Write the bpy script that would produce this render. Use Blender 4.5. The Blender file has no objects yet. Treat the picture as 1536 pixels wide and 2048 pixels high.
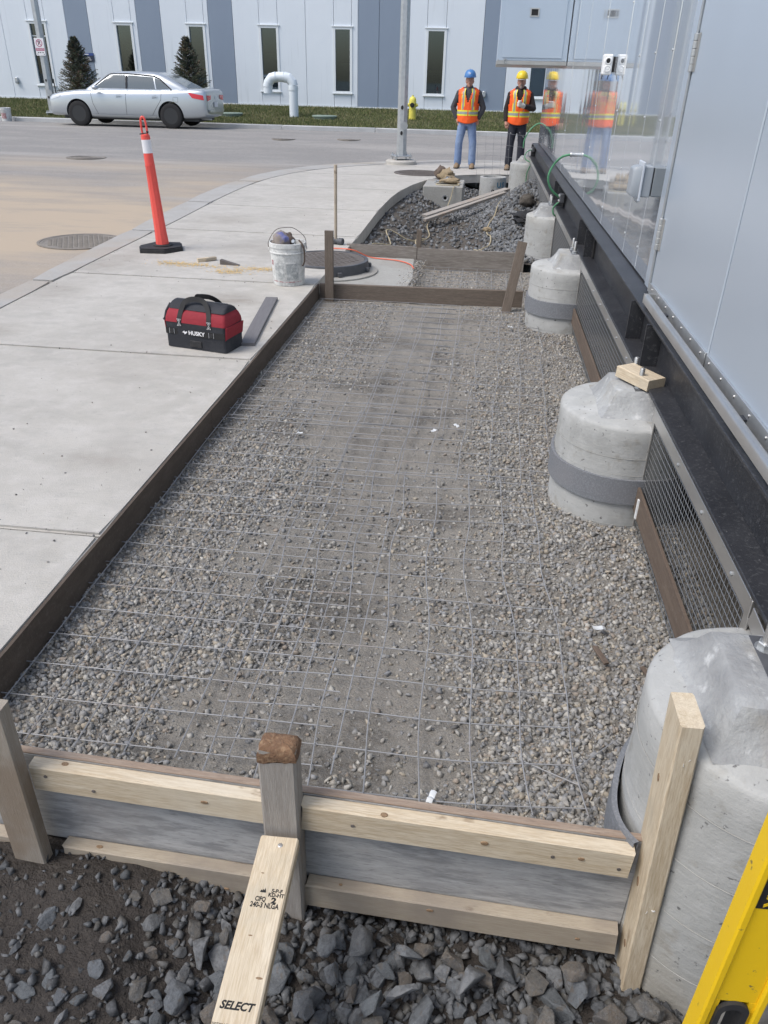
import bpy, bmesh, math, random
import numpy as np
from mathutils import Vector, Matrix, Euler, noise
R = math.radians
random.seed(7); rng = np.random.default_rng(11)
scn = bpy.context.scene
COL = scn.collection

# ------------------------------------------------------------------ camera
cam = bpy.data.objects.new('camera', bpy.data.cameras.new('camera'))
COL.objects.link(cam); scn.camera = cam
cam.data.sensor_fit = 'VERTICAL'; cam.data.sensor_height = 24.0; cam.data.sensor_width = 18.0
cam.data.lens = 24.0 * 1517.0 / 2048.0
cam.data.clip_start = 0.05; cam.data.clip_end = 1500
right = Vector((.992255, .122332, .021579)); down = Vector((.079279, -.489898, -.868167)); fwd = Vector((-.095633, .863154, -.495802))
m = Matrix.Identity(4)
for i in range(3):
    m[i][0] = right[i]; m[i][1] = -down[i]; m[i][2] = -fwd[i]
m[0][3], m[1][3], m[2][3] = 0, 0, 1.6
cam.matrix_world = m

# ------------------------------------------------------------------ light
SUN_EL, SUN_AZ = R(55), R(238)          # azimuth clockwise from +y: behind the camera, to the left
world = bpy.data.worlds.new('World'); scn.world = world; world.use_nodes = True
wn = world.node_tree; bg = wn.nodes['Background']
sky = wn.nodes.new('ShaderNodeTexSky'); sky.sky_type = 'NISHITA'; sky.sun_disc = False
sky.sun_elevation = SUN_EL; sky.sun_rotation = SUN_AZ
sky.air_density = 1.0; sky.dust_density = 2.5; sky.ozone_density = 0.6
wn.links.new(sky.outputs['Color'], bg.inputs['Color']); bg.inputs['Strength'].default_value = 0.115
sl = bpy.data.lights.new('sun', 'SUN'); sl.energy = 1.5; sl.angle = R(30); sl.color = (1.0, .975, .94)
so = bpy.data.objects.new('sun', sl); COL.objects.link(so)
sd = Vector((math.sin(SUN_AZ) * math.cos(SUN_EL), math.cos(SUN_AZ) * math.cos(SUN_EL), math.sin(SUN_EL)))
so.rotation_euler = (-sd).to_track_quat('-Z', 'Y').to_euler()
scn.view_settings.view_transform = 'Standard'; scn.view_settings.look = 'None'
scn.view_settings.gamma = 1.0; scn.view_settings.use_curve_mapping = False
scn.view_settings.exposure = 0.68
scn.render.engine = 'CYCLES'

# ------------------------------------------------------------------ materials
MATS = {}
def mat(name, col, rough=.7, metal=0.0, layers=(), bumps=(), spec=.5, rnd=0.0, attr=None, coat=0.0, alpha=None, hue=None):
    """layers: (scale, lo, hi, colour, strength[, stretch[, detail]]) mixed over the base by a noise ramp; bumps: (scale, distance[, stretch])"""
    if name in MATS: return MATS[name]
    M = bpy.data.materials.new(name); M.use_nodes = True; MATS[name] = M
    nt = M.node_tree; N = nt.nodes; L = nt.links; b = N['Principled BSDF']
    b.inputs['Roughness'].default_value = rough; b.inputs['Metallic'].default_value = metal
    b.inputs['Specular IOR Level'].default_value = spec
    if coat: b.inputs['Coat Weight'].default_value = coat; b.inputs['Coat Roughness'].default_value = .06
    tc = N.new('ShaderNodeTexCoord'); co = tc.outputs['Object']
    oi = N.new('ShaderNodeObjectInfo')
    sc_ = N.new('ShaderNodeVectorMath'); sc_.operation = 'SCALE'; sc_.inputs[0].default_value = (37, 53, 71)
    L.new(oi.outputs['Random'], sc_.inputs['Scale'])
    ad = N.new('ShaderNodeVectorMath'); ad.operation = 'ADD'; L.new(co, ad.inputs[0]); L.new(sc_.outputs[0], ad.inputs[1]); co = ad.outputs[0]
    def nz(scale, stretch=None, detail=5, rgh=.6):
        n = N.new('ShaderNodeTexNoise'); n.inputs['Scale'].default_value = scale; n.inputs['Detail'].default_value = detail; n.inputs['Roughness'].default_value = rgh
        if stretch:
            mp = N.new('ShaderNodeVectorMath'); mp.operation = 'MULTIPLY'; mp.inputs[1].default_value = stretch
            L.new(co, mp.inputs[0]); L.new(mp.outputs[0], n.inputs['Vector'])
        else: L.new(co, n.inputs['Vector'])
        return n.outputs['Fac']
    c = None
    if attr:
        a = N.new('ShaderNodeAttribute'); a.attribute_name = attr; c = a.outputs['Color']
    def setc():
        nonlocal c
        if c is None:
            rg = N.new('ShaderNodeRGB'); rg.outputs[0].default_value = (*col, 1); c = rg.outputs[0]
    for ly in layers:
        setc(); scale, lo, hi, lc, st = ly[:5]
        f = nz(scale, ly[5] if len(ly) > 5 else None, ly[6] if len(ly) > 6 else 5)
        mr = N.new('ShaderNodeMapRange'); mr.inputs['From Min'].default_value = lo; mr.inputs['From Max'].default_value = hi; mr.inputs['To Max'].default_value = st
        L.new(f, mr.inputs['Value'])
        mx = N.new('ShaderNodeMix'); mx.data_type = 'RGBA'; L.new(mr.outputs[0], mx.inputs['Factor']); L.new(c, mx.inputs['A']); mx.inputs['B'].default_value = (*lc, 1)
        c = mx.outputs['Result']
    if rnd:
        setc(); hs = N.new('ShaderNodeHueSaturation'); mr = N.new('ShaderNodeMapRange'); mr.inputs['To Min'].default_value = 1 - rnd; mr.inputs['To Max'].default_value = 1 + rnd
        L.new(oi.outputs['Random'], mr.inputs['Value']); L.new(mr.outputs[0], hs.inputs['Value']); L.new(c, hs.inputs['Color']); c = hs.outputs[0]
    if c is None: b.inputs['Base Color'].default_value = (*col, 1)
    else: L.new(c, b.inputs['Base Color'])
    prev = None
    for bu in bumps:
        bn = N.new('ShaderNodeBump'); bn.inputs['Distance'].default_value = bu[1]; bn.inputs['Strength'].default_value = 1.0
        L.new(nz(bu[0], bu[2] if len(bu) > 2 else None), bn.inputs['Height'])
        if prev: L.new(prev, bn.inputs['Normal'])
        prev = bn.outputs[0]
    if prev: L.new(prev, b.inputs['Normal'])
    return M

GR = (1, 14, 14)      # grain runs along local x
mat('slab_concrete', (.47, .45, .41), .85, layers=[(1.3, .38, .66, (.39, .372, .335), .7), (9, .45, .72, (.53, .51, .475), .6), (4, .52, .66, (.36, .345, .315), .45, (1, 2, 1)), (60, .55, .75, (.32, .315, .305), .4), (.55, .55, .7, (.33, .315, .285), .4), (26, .6, .72, (.30, .295, .28), .5, (1, 2.5, 1)), (3.2, .56, .66, (.35, .335, .305), .5), (170, .66, .72, (.13, .12, .11), .6)], bumps=[(160, .002), (40, .0015, (.25, 6, 1))])
mat('old_concrete', (.33, .33, .31), .9, layers=[(4, .35, .7, (.28, .27, .25), .6), (40, .5, .75, (.48, .47, .45), .4), (1.5, .5, .7, (.23, .2, .16), .5)], bumps=[(90, .002), (20, .003)])
mat('kerb_concrete', (.38, .375, .36), .9, layers=[(3, .4, .65, (.33, .315, .29), .6), (50, .5, .7, (.5, .49, .47), .4), (.7, .5, .62, (.37, .31, .24), .5)], bumps=[(90, .002)])
mat('far_kerb', (.47, .48, .48), .9, layers=[(2, .4, .65, (.36, .36, .36), .6)], bumps=[(60, .002)])
mat('pier_concrete', (.40, .405, .395), .85, layers=[(3, .35, .65, (.31, .315, .305), .7), (25, .5, .75, (.47, .475, .465), .5), (1.7, .55, .70, (.30, .275, .22), .5), (5, .55, .68, (.50, .505, .50), .5, (1, 1, .5)), (42, .64, .69, (.09, .09, .09), .85), (8, .58, .66, (.25, .235, .2), .55), (12, .5, .7, (.45, .45, .43), .35, (1, 1, 9))], bumps=[(120, .0012), (35, .0018), (10, .0012, (.3, .3, 6))])
mat('grout', (.36, .37, .37), .85, layers=[(5, .38, .62, (.21, .215, .22), .8), (14, .58, .68, (.55, .56, .56), .7), (3, .52, .66, (.29, .265, .21), .7), (60, .5, .7, (.27, .27, .27), .5)], bumps=[(9, .008), (30, .005), (110, .002)])
mat('foam_band', (.16, .17, .185), .95, layers=[(140, .45, .65, (.26, .27, .29), .6), (4, .45, .7, (.2, .2, .21), .6)], bumps=[(220, .002)])
mat('asphalt', (.27, .26, .247), .9, layers=[(.35, .4, .65, (.29, .28, .27), .6), (1.1, .45, .65, (.38, .36, .335), .55, (.35, 1.6, 1)), (70, .42, .66, (.15, .147, .142), .65), (9, .52, .68, (.20, .194, .186), .5), (.5, .56, .66, (.42, .40, .37), .35, (.3, 1.5, 1)), (190, .6, .7, (.42, .41, .40), .4)], bumps=[(150, .004)])
mat('fibre_board', (.075, .058, .045), .9, layers=[(8, .4, .7, (.115, .09, .07), .7, (1, 1, 4)), (70, .55, .7, (.16, .14, .12), .4)], bumps=[(120, .002)])
mat('brown_board', (.11, .08, .06), .85, layers=[(5, .4, .65, (.16, .12, .09), .7, GR), (60, .55, .7, (.2, .17, .14), .4)], bumps=[(60, .0015, GR)])
mat('dirt', (.095, .083, .07), .95, layers=[(2.2, .4, .65, (.062, .053, .045), .7), (30, .45, .7, (.14, .126, .108), .5)], bumps=[(40, .012), (160, .004)])
mat('wet_mud', (.038, .031, .026), .7, layers=[(4, .4, .65, (.028, .023, .02), .7), (30, .5, .7, (.065, .054, .045), .5), (120, .6, .7, (.12, .11, .095), .3)], bumps=[(18, .03), (60, .012), (200, .004)])
mat('bed_fines', (.295, .272, .237), .95, layers=[(1.5, .4, .62, (.24, .217, .183), .8), (2.4, .52, .64, (.11, .097, .08), .85), (55, .45, .65, (.34, .325, .295), .55), (170, .42, .62, (.20, .19, .175), .6), (320, .60, .68, (.5, .49, .47), .7)], bumps=[(40, .012), (110, .009), (260, .005)])
mat('crushed_stone', (.2, .2, .2), .85, attr='tint', layers=[(45, .45, .7, (.24, .25, .265), .3), (160, .58, .7, (.36, .37, .38), .3), (9, .58, .70, (.12, .10, .08), .35)], bumps=[(70, .003), (260, .001)])
mat('rock_stone', (.12, .13, .14), .8, attr='tint', layers=[(2.2, .45, .62, (.07, .075, .08), .65), (9, .5, .68, (.19, .20, .21), .45), (28, .58, .68, (.30, .31, .32), .5), (1.6, .58, .66, (.13, .105, .08), .6)], bumps=[(3.5, .006), (12, .003), (45, .0012)])
mat('bed_stone', (.3, .3, .3), .9, attr='tint', layers=[(90, .4, .7, (.42, .41, .39), .25)], bumps=[(260, .001)])
mat('new_lumber', (.64, .56, .43), .7, layers=[(3.5, .35, .65, (.53, .435, .30), .7, GR), (22, .42, .64, (.41, .31, .195), .65, GR), (9, .52, .66, (.40, .315, .21), .5, (.7, 9, 9)), (2, .5, .68, (.62, .56, .45), .6), (3, .58, .68, (.42, .38, .30), .5), (5, .64, .69, (.22, .15, .09), .85, (.7, 1.5, 1.5)), (40, .6, .7, (.36, .29, .2), .4, (.4, 5, 5))], bumps=[(30, .0008, GR)])
mat('used_lumber', (.42, .365, .285), .8, layers=[(4, .35, .65, (.35, .295, .225), .7, GR), (25, .42, .68, (.29, .235, .175), .6, GR), (3, .48, .64, (.25, .215, .18), .7), (7, .66, .72, (.16, .12, .09), .8, (.6, 1.6, 1.6))], bumps=[(30, .001, GR)])
mat('grey_lumber', (.33, .305, .275), .85, layers=[(5, .35, .65, (.25, .225, .2), .7, GR), (26, .45, .7, (.42, .40, .375), .5, GR), (3, .52, .68, (.28, .2, .135), .6)], bumps=[(30, .0016, GR)])
mat('end_grain', (.20, .115, .065), .95, layers=[(30, .4, .65, (.10, .055, .035), .7), (90, .5, .7, (.36, .25, .15), .6)], bumps=[(60, .006), (160, .003)])
mat('worn_lumber', (.31, .27, .22), .85, layers=[(4, .35, .65, (.25, .215, .175), .7, GR), (25, .42, .68, (.40, .365, .32), .5, GR), (2.5, .5, .62, (.22, .165, .115), .7)], bumps=[(30, .0014, GR)])
mat('dark_stake', (.15, .12, .095), .85, layers=[(6, .35, .65, (.1, .08, .065), .7, GR), (26, .5, .7, (.25, .215, .18), .5, GR)], bumps=[(30, .001, GR)])
mat('cross_ply', (.235, .21, .185), .85, layers=[(3, .38, .62, (.16, .14, .12), .8, (1, 5, 5)), (14, .45, .7, (.33, .31, .285), .6, (1, 7, 7))], bumps=[(20, .001, (1, 7, 7))])
mat('old_plywood', (.40, .40, .395), .8, layers=[(3, .38, .62, (.255, .26, .265), .8, (1, 5, 5)), (14, .45, .68, (.47, .475, .475), .7, (1, 7, 7)), (7, .5, .62, (.20, .205, .21), .7, (.9, 4, 4)), (40, .55, .66, (.17, .165, .16), .6, (.6, 6, 6)), (1.5, .55, .7, (.30, .27, .24), .5), (60, .62, .7, (.12, .115, .11), .4, (1, 4, 4))], bumps=[(20, .0008, (1, 7, 7))])
mat('ply_edge', (.27, .2, .15), .85, layers=[(8, .4, .65, (.37, .3, .24), .7, GR), (40, .5, .7, (.12, .09, .07), .6, GR)], bumps=[(40, .001, GR)])
mat('wire_steel', (.26, .265, .275), .5, .0, layers=[(8, .45, .65, (.22, .215, .21), .7), (3, .6, .7, (.28, .2, .15), .5)])
mat('grille_wire', (.24, .245, .25), .4, .5)
mat('galvanised', (.52, .54, .55), .42, .75, layers=[(14, .4, .65, (.40, .42, .43), .6), (3, .5, .7, (.6, .61, .6), .4)])
mat('stainless', (.56, .55, .53), .36, .85, layers=[(3, .45, .65, (.45, .42, .38), .5), (1.2, .5, .65, (.64, .64, .63), .5)], bumps=[(60, .0002, (1, 12, 12))])
mat('beam_paint', (.022, .023, .027), .45, layers=[(4, .42, .7, (.05, .052, .058), .6), (70, .55, .7, (.15, .155, .16), .35), (180, .68, .72, (.6, .6, .6), .5)], bumps=[(90, .0006)])
mat('black', (.012, .012, .013), .7)
mat('rubber', (.022, .022, .024), .75, layers=[(30, .5, .7, (.06, .058, .055), .5)], bumps=[(60, .001)])
mat('cast_iron', (.135, .12, .11), .75, .3, layers=[(6, .4, .65, (.2, .18, .165), .6), (40, .5, .7, (.09, .08, .075), .5)], bumps=[(80, .0012)])
mat('grey_iron', (.085, .09, .1), .6, .3, layers=[(9, .45, .65, (.14, .145, .155), .6)], bumps=[(50, .001)])
mat('white_plastic', (.78, .79, .79), .4); mat('tag_plastic', (.58, .60, .61), .5)
mat('knot', (.27, .18, .105), .8, layers=[(300, .45, .65, (.09, .055, .035), .7)])
mat('mat_text', (.012, .012, .012), .8)
def mirror(name, col, rough, metal, bump):
    M = mat(name, col, rough, metal, layers=[(2, .5, .75, tuple(x * .93 for x in col), .5, (1, 1, .3))], bumps=bump)
    for n_ in M.node_tree.nodes:
        if n_.type == 'TEX_NOISE': n_.inputs['Detail'].default_value = 1.0
    return M
mirror('polished_cladding', (.73, .78, .83), .05, .66, [(1.1, .0024, (1, 2.2, .25)), (.8, .002, (1, .35, 2.2))])
mirror('satin_door', (.53, .60, .68), .28, .42, [(2.0, .002, (1, 1, .5))])
mirror('box_cladding', (.46, .54, .63), .42, .35, [(2, .002)])

# ------------------------------------------------------------------ mesh helpers
class MB:
    def __init__(s): s.v = []; s.f = []; s.m = []
    def add(s, vs, fs, M=None, mi=0):
        o = len(s.v)
        s.v += [tuple(M @ Vector(v)) for v in vs] if M is not None else [tuple(v) for v in vs]
        s.f += [tuple(i + o for i in f) for f in fs]; s.m += [mi] * len(fs); return s
    def box(s, x0, x1, y0, y1, z0, z1, b=0.0, M=None, mi=0):
        if b <= 0:
            vs = [(x, y, z) for x in (x0, x1) for y in (y0, y1) for z in (z0, z1)]
            return s.add(vs, [(0, 1, 3, 2), (4, 6, 7, 5), (0, 4, 5, 1), (2, 3, 7, 6), (0, 2, 6, 4), (1, 5, 7, 3)], M, mi)
        bm = bmesh.new(); bmesh.ops.create_cube(bm, size=1)
        for v in bm.verts: v.co = ((x0 + x1) / 2 + v.co.x * (x1 - x0), (y0 + y1) / 2 + v.co.y * (y1 - y0), (z0 + z1) / 2 + v.co.z * (z1 - z0))
        bmesh.ops.bevel(bm, geom=bm.edges[:], offset=b, segments=1, affect='EDGES'); return s.bm(bm, M, mi)
    def bm(s, bm, M=None, mi=0):
        bm.verts.ensure_lookup_table(); bm.verts.index_update()
        s.add([v.co for v in bm.verts], [[v.index for v in f.verts] for f in bm.faces], M, mi); bm.free(); return s
    def tube(s, pts, r, n=8, cap=True, M=None, mi=0, closed=False):
        pts = [Vector(p) for p in pts]; k = len(pts); rs = r if isinstance(r, (list, tuple)) else [r] * k
        vs = []; fs = []; T0 = None; up = None
        for i, p in enumerate(pts):
            a = pts[i - 1] if (i > 0 or closed) else p; c = pts[(i + 1) % k] if (i < k - 1 or closed) else p
            t = (c - a).normalized()
            if up is None:
                up = Vector((0, 0, 1)) if abs(t.z) < .9 else Vector((1, 0, 0))
            u = (up - t * up.dot(t)).normalized(); w = t.cross(u); up = u
            for j in range(n):
                an = 2 * math.pi * j / n; vs.append(p + (u * math.cos(an) + w * math.sin(an)) * rs[i])
        for i in range(k if closed else k - 1):
            i2 = (i + 1) % k
            for j in range(n): fs.append((i * n + j, i * n + (j + 1) % n, i2 * n + (j + 1) % n, i2 * n + j))
        if cap and not closed: fs.append(tuple(range(n - 1, -1, -1))); fs.append(tuple((k - 1) * n + j for j in range(n)))
        return s.add(vs, fs, M, mi)
    def lathe(s, prof, n=32, M=None, mi=0, sx=1, sy=1, caps=True):
        vs = []; fs = []; k = len(prof)
        for r_, z in prof:
            for j in range(n):
                a = 2 * math.pi * j / n; vs.append((r_ * math.cos(a) * sx, r_ * math.sin(a) * sy, z))
        for i in range(k - 1):
            for j in range(n): fs.append((i * n + j, i * n + (j + 1) % n, (i + 1) * n + (j + 1) % n, (i + 1) * n + j))
        if caps: fs.append(tuple(range(n - 1, -1, -1))); fs.append(tuple((k - 1) * n + j for j in range(n)))
        return s.add(vs, fs, M, mi)
    def loft(s, rings, M=None, mi=0, caps=True, closed=True):
        n = len(rings[0]); vs = [p for r_ in rings for p in r_]; fs = []
        for i in range(len(rings) - 1):
            for j in range(n if closed else n - 1): fs.append((i * n + j, i * n + (j + 1) % n, (i + 1) * n + (j + 1) % n, (i + 1) * n + j))
        if caps and closed: fs.append(tuple(range(n - 1, -1, -1))); fs.append(tuple((len(rings) - 1) * n + j for j in range(n)))
        return s.add(vs, fs, M, mi)
    def prism(s, poly, z0, z1, M=None, mi=0, bevel=0.0):
        n = len(poly)
        if bevel:
            bm = bmesh.new(); lo = [bm.verts.new((x, y, z0)) for x, y in poly]; hi = [bm.verts.new((x, y, z1)) for x, y in poly]
            top = bm.faces.new(hi); bm.faces.new(lo[::-1])
            for i in range(n): bm.faces.new((lo[i], lo[(i + 1) % n], hi[(i + 1) % n], hi[i]))
            bmesh.ops.bevel(bm, geom=list(top.edges), offset=bevel, segments=2, affect='EDGES'); return s.bm(bm, M, mi)
        vs = [(x, y, z0) for x, y in poly] + [(x, y, z1) for x, y in poly]
        return s.add(vs, [tuple(range(n - 1, -1, -1)), tuple(range(n, 2 * n))] + [(i, (i + 1) % n, n + (i + 1) % n, n + i) for i in range(n)], M, mi)
    def ball(s, c, r, seg=12, ring=8, M=None, mi=0):
        rx, ry, rz = r if isinstance(r, (tuple, list)) else (r, r, r)
        prof = []
        vs = []; fs = []
        for i in range(ring + 1):
            th = math.pi * i / ring
            for j in range(seg):
                a = 2 * math.pi * j / seg; vs.append((c[0] + rx * math.sin(th) * math.cos(a), c[1] + ry * math.sin(th) * math.sin(a), c[2] - rz * math.cos(th)))
        for i in range(ring):
            for j in range(seg): fs.append((i * seg + j, i * seg + (j + 1) % seg, (i + 1) * seg + (j + 1) % seg, (i + 1) * seg + j))
        return s.add(vs, fs, M, mi)
    def mesh(s, name='m'):
        me = bpy.data.meshes.new(name); me.from_pydata(s.v, [], s.f); return me
    def build(s, name, mt, parent=None, smooth=None, M=None):
        me = s.mesh(name); mts = mt if isinstance(mt, (list, tuple)) else [mt]
        for q in mts: me.materials.append(MATS[q] if isinstance(q, str) else q)
        if len(mts) > 1: me.polygons.foreach_set('material_index', s.m)
        return link(name, me, parent, smooth, M)
def link(name, me, parent=None, smooth=None, M=None):
    bm = bmesh.new(); bm.from_mesh(me); bmesh.ops.remove_doubles(bm, verts=bm.verts, dist=1e-6); bmesh.ops.recalc_face_normals(bm, faces=bm.faces); bm.to_mesh(me); bm.free()
    if smooth:
        me.polygons.foreach_set('use_smooth', [True] * len(me.polygons)); me.set_sharp_from_angle(angle=R(smooth))
    o = bpy.data.objects.new(name, me); COL.objects.link(o)
    if parent: o.parent = parent
    if M is not None: o.matrix_local = M
    return o
def tag(o, label=None, cat=None, group=None, kind=None):
    if label: o['label'] = label
    if cat: o['category'] = cat
    if group: o['group'] = group
    if kind: o['kind'] = kind
    return o
def thing(name, label, cat, loc=(0, 0, 0), rz=0, group=None, rot=None):
    o = bpy.data.objects.new(name, None); COL.objects.link(o); o.empty_display_size = .1
    o.location = loc; o.rotation_euler = rot if rot else (0, 0, rz); return tag(o, label, cat, group)
def struct(o): o['kind'] = 'structure'; return o
def copy_tree(o, parent=None):
    c = o.copy(); COL.objects.link(c); c.parent = parent
    for ch in list(o.children): copy_tree(ch, c)
    return c
def T(x, y, z): return Matrix.Translation((x, y, z))
def RX(a): return Matrix.Rotation(R(a), 4, 'X')
def RY(a): return Matrix.Rotation(R(a), 4, 'Y')
def RZ(a): return Matrix.Rotation(R(a), 4, 'Z')
def frame(p0, p1, up=(0, 0, 1)):
    """matrix with local x from p0 to p1, local z nearest up, origin p0"""
    p0 = Vector(p0); x = (Vector(p1) - p0).normalized(); up = Vector(up); z = (up - x * up.dot(x)).normalized(); y = z.cross(x)
    mm = Matrix.Identity(4)
    for i in range(3): mm[i][0], mm[i][1], mm[i][2], mm[i][3] = x[i], y[i], z[i], p0[i]
    return mm
def board(name, p0, p1, w, t, mt, parent=None, up=(0, 0, 1), b=.003, ragged=0.0, warp=.0018):
    """lumber from p0 to p1 (centre line), w across local y, t along local z, grain along local x; slightly uneven like sawn timber"""
    L = (Vector(p1) - Vector(p0)).length; k = max(2, int(L / .12) + 1); rings = []
    se = random.random() * 50
    for i in range(k):
        x = L * i / (k - 1); oy = (noise.noise((x * 1.3 + se, 0, 0))) * warp; oz = noise.noise((x * 1.3 + se, 9, 0)) * warp
        y1, z1 = w / 2, t / 2
        ring = [(-y1 + b, -z1), (y1 - b, -z1), (y1, -z1 + b), (y1, z1 - b), (y1 - b, z1), (-y1 + b, z1), (-y1, z1 - b), (-y1, -z1 + b)]
        e = ragged * (1 if i in (0, k - 1) else 0)
        rings.append([(x + (random.uniform(-e, e)), q[0] + oy, q[1] + oz) for q in ring])
    mb = MB().loft(rings); o = mb.build(name, mt, parent, smooth=30, M=frame(p0, p1, up)); return o
_dg = None
def evaluated(o):
    dg = bpy.context.evaluated_depsgraph_get(); return bpy.data.meshes.new_from_object(o.evaluated_get(dg))
def text_obj(txt, size, mt, parent, M, name='lettering', ext=.0004, sx=1.0, shear=0.0, bold=0.0, align='CENTER'):
    cu = bpy.data.curves.new('t', 'FONT'); cu.body = txt; cu.size = size; cu.extrude = ext; cu.align_x = align; cu.align_y = 'CENTER'; cu.shear = shear; cu.offset = bold; cu.resolution_u = 3
    o = bpy.data.objects.new('t', cu); COL.objects.link(o); me = evaluated(o); bpy.data.objects.remove(o)
    me.transform(Matrix.Diagonal((sx, 1, 1, 1))); me.materials.clear(); me.materials.append(MATS[mt])
    r_ = bpy.data.objects.new(name, me); COL.objects.link(r_); r_.parent = parent; r_.matrix_local = M; return r_
def skin(verts, edges, radii, sub=2, root=0):
    """continuous limb mesh grown round a skeleton"""
    me = bpy.data.meshes.new('s'); me.from_pydata([tuple(v) for v in verts], edges, [])
    o = bpy.data.objects.new('s', me); COL.objects.link(o)
    sk = o.modifiers.new('k', 'SKIN'); sk.use_smooth_shade = True
    for i, d in enumerate(me.skin_vertices[0].data):
        r_ = radii[i]; d.radius = r_ if isinstance(r_, (tuple, list)) else (r_, r_); d.use_root = (i == root)
    sb = o.modifiers.new('b', 'SUBSURF'); sb.levels = sub; sb.render_levels = sub
    res = evaluated(o); bpy.data.objects.remove(o); return res
def spline(pts, n=6):
    """Catmull-Rom through pts"""
    P = [Vector(p) for p in pts]; out = []
    for i in range(len(P) - 1):
        a, b, c, d = P[max(i - 1, 0)], P[i], P[i + 1], P[min(i + 2, len(P) - 1)]
        for k in range(n):
            t = k / n; out.append(.5 * ((2 * b) + (c - a) * t + (2 * a - 5 * b + 4 * c - d) * t * t + (3 * b - a - 3 * c + d) * t ** 3))
    out.append(P[-1]); return out
def interp(tbl, y):
    return float(np.interp(y, [p[1] for p in tbl], [p[0] for p in tbl]))
def sstep(a, b, x):
    t = min(1, max(0, (x - a) / (b - a))); return t * t * (3 - 2 * t)
# ================================================================== SETTING
KERB_OUT = [(-3.5, -8), (-3.62, 2), (-3.84, 5.83), (-3.94, 7.2), (-4.11, 9.64), (-4.28, 12.0), (-4.3, 13.6), (-4.2, 14.9), (-3.95, 16.0), (-3.5, 17.0), (-2.9, 17.8), (-2.0, 18.6), (-.82, 19.3), (.6, 19.8), (2.5, 20.2), (8, 20.5), (40, 20.8)]
KERB_IN = [(-3.3, -8), (-3.42, 2), (-3.64, 5.83), (-3.70, 7.2), (-3.78, 9.64), (-3.9, 12.0), (-3.92, 13.4), (-3.82, 14.6), (-3.6, 15.6), (-3.2, 16.5), (-2.65, 17.3), (-1.85, 18.1), (-.75, 18.8), (.65, 19.35), (2.5, 19.8), (8, 20.1), (40, 20.4)]
PIT_EDGE = [(-1.40, 8.6), (-1.40, 9.4), (-1.43, 11.25), (-1.41, 12.6), (-1.36, 13.4), (-1.22, 14.4), (-1.03, 15.2), (-.74, 15.9), (-.3, 16.35), (.35, 16.6), (3.2, 16.9)]
def road_z(y): return -.11 + .33 * sstep(17.5, 23.6, y) - .05 * sstep(24.2, 25.7, y)
def lawn_z(y): return .29 + .37 * max(0, (y - 25.8) / 5.2) ** 1.35
# ---- wide ground sheet under everything, to the horizon
mat('far_ground', (.17, .17, .165), .95, layers=[(.05, .4, .6, (.12, .13, .09), .7)])
g = MB().add([(-700, -700, -1.1), (700, -700, -1.1), (700, 700, -1.1), (-700, 700, -1.1)], [(0, 1, 2, 3)])
struct(g.build('ground', 'far_ground'))
# ---- road: rows in y, bounded on the right by the kerb
ys = sorted(set(list(np.arange(-8, 17, 1.0)) + list(np.arange(17, 25.8, .3)) + [p[1] for p in KERB_OUT]))
v = []; f = []; nx = 14
for y in ys:
    xr = interp(KERB_OUT, y) + .06 if y < 20.8 else 40
    if y > 20.75: xr = 40
    for i in range(nx + 1):
        t = i / nx; v.append((-60 + (xr + 60) * t, y, road_z(y)))
for r_ in range(len(ys) - 1):
    for i in range(nx):
        a = r_ * (nx + 1) + i; f.append((a, a + 1, a + nx + 2, a + nx + 1))
struct(MB().add(v, f).build('road', 'asphalt'))
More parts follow.
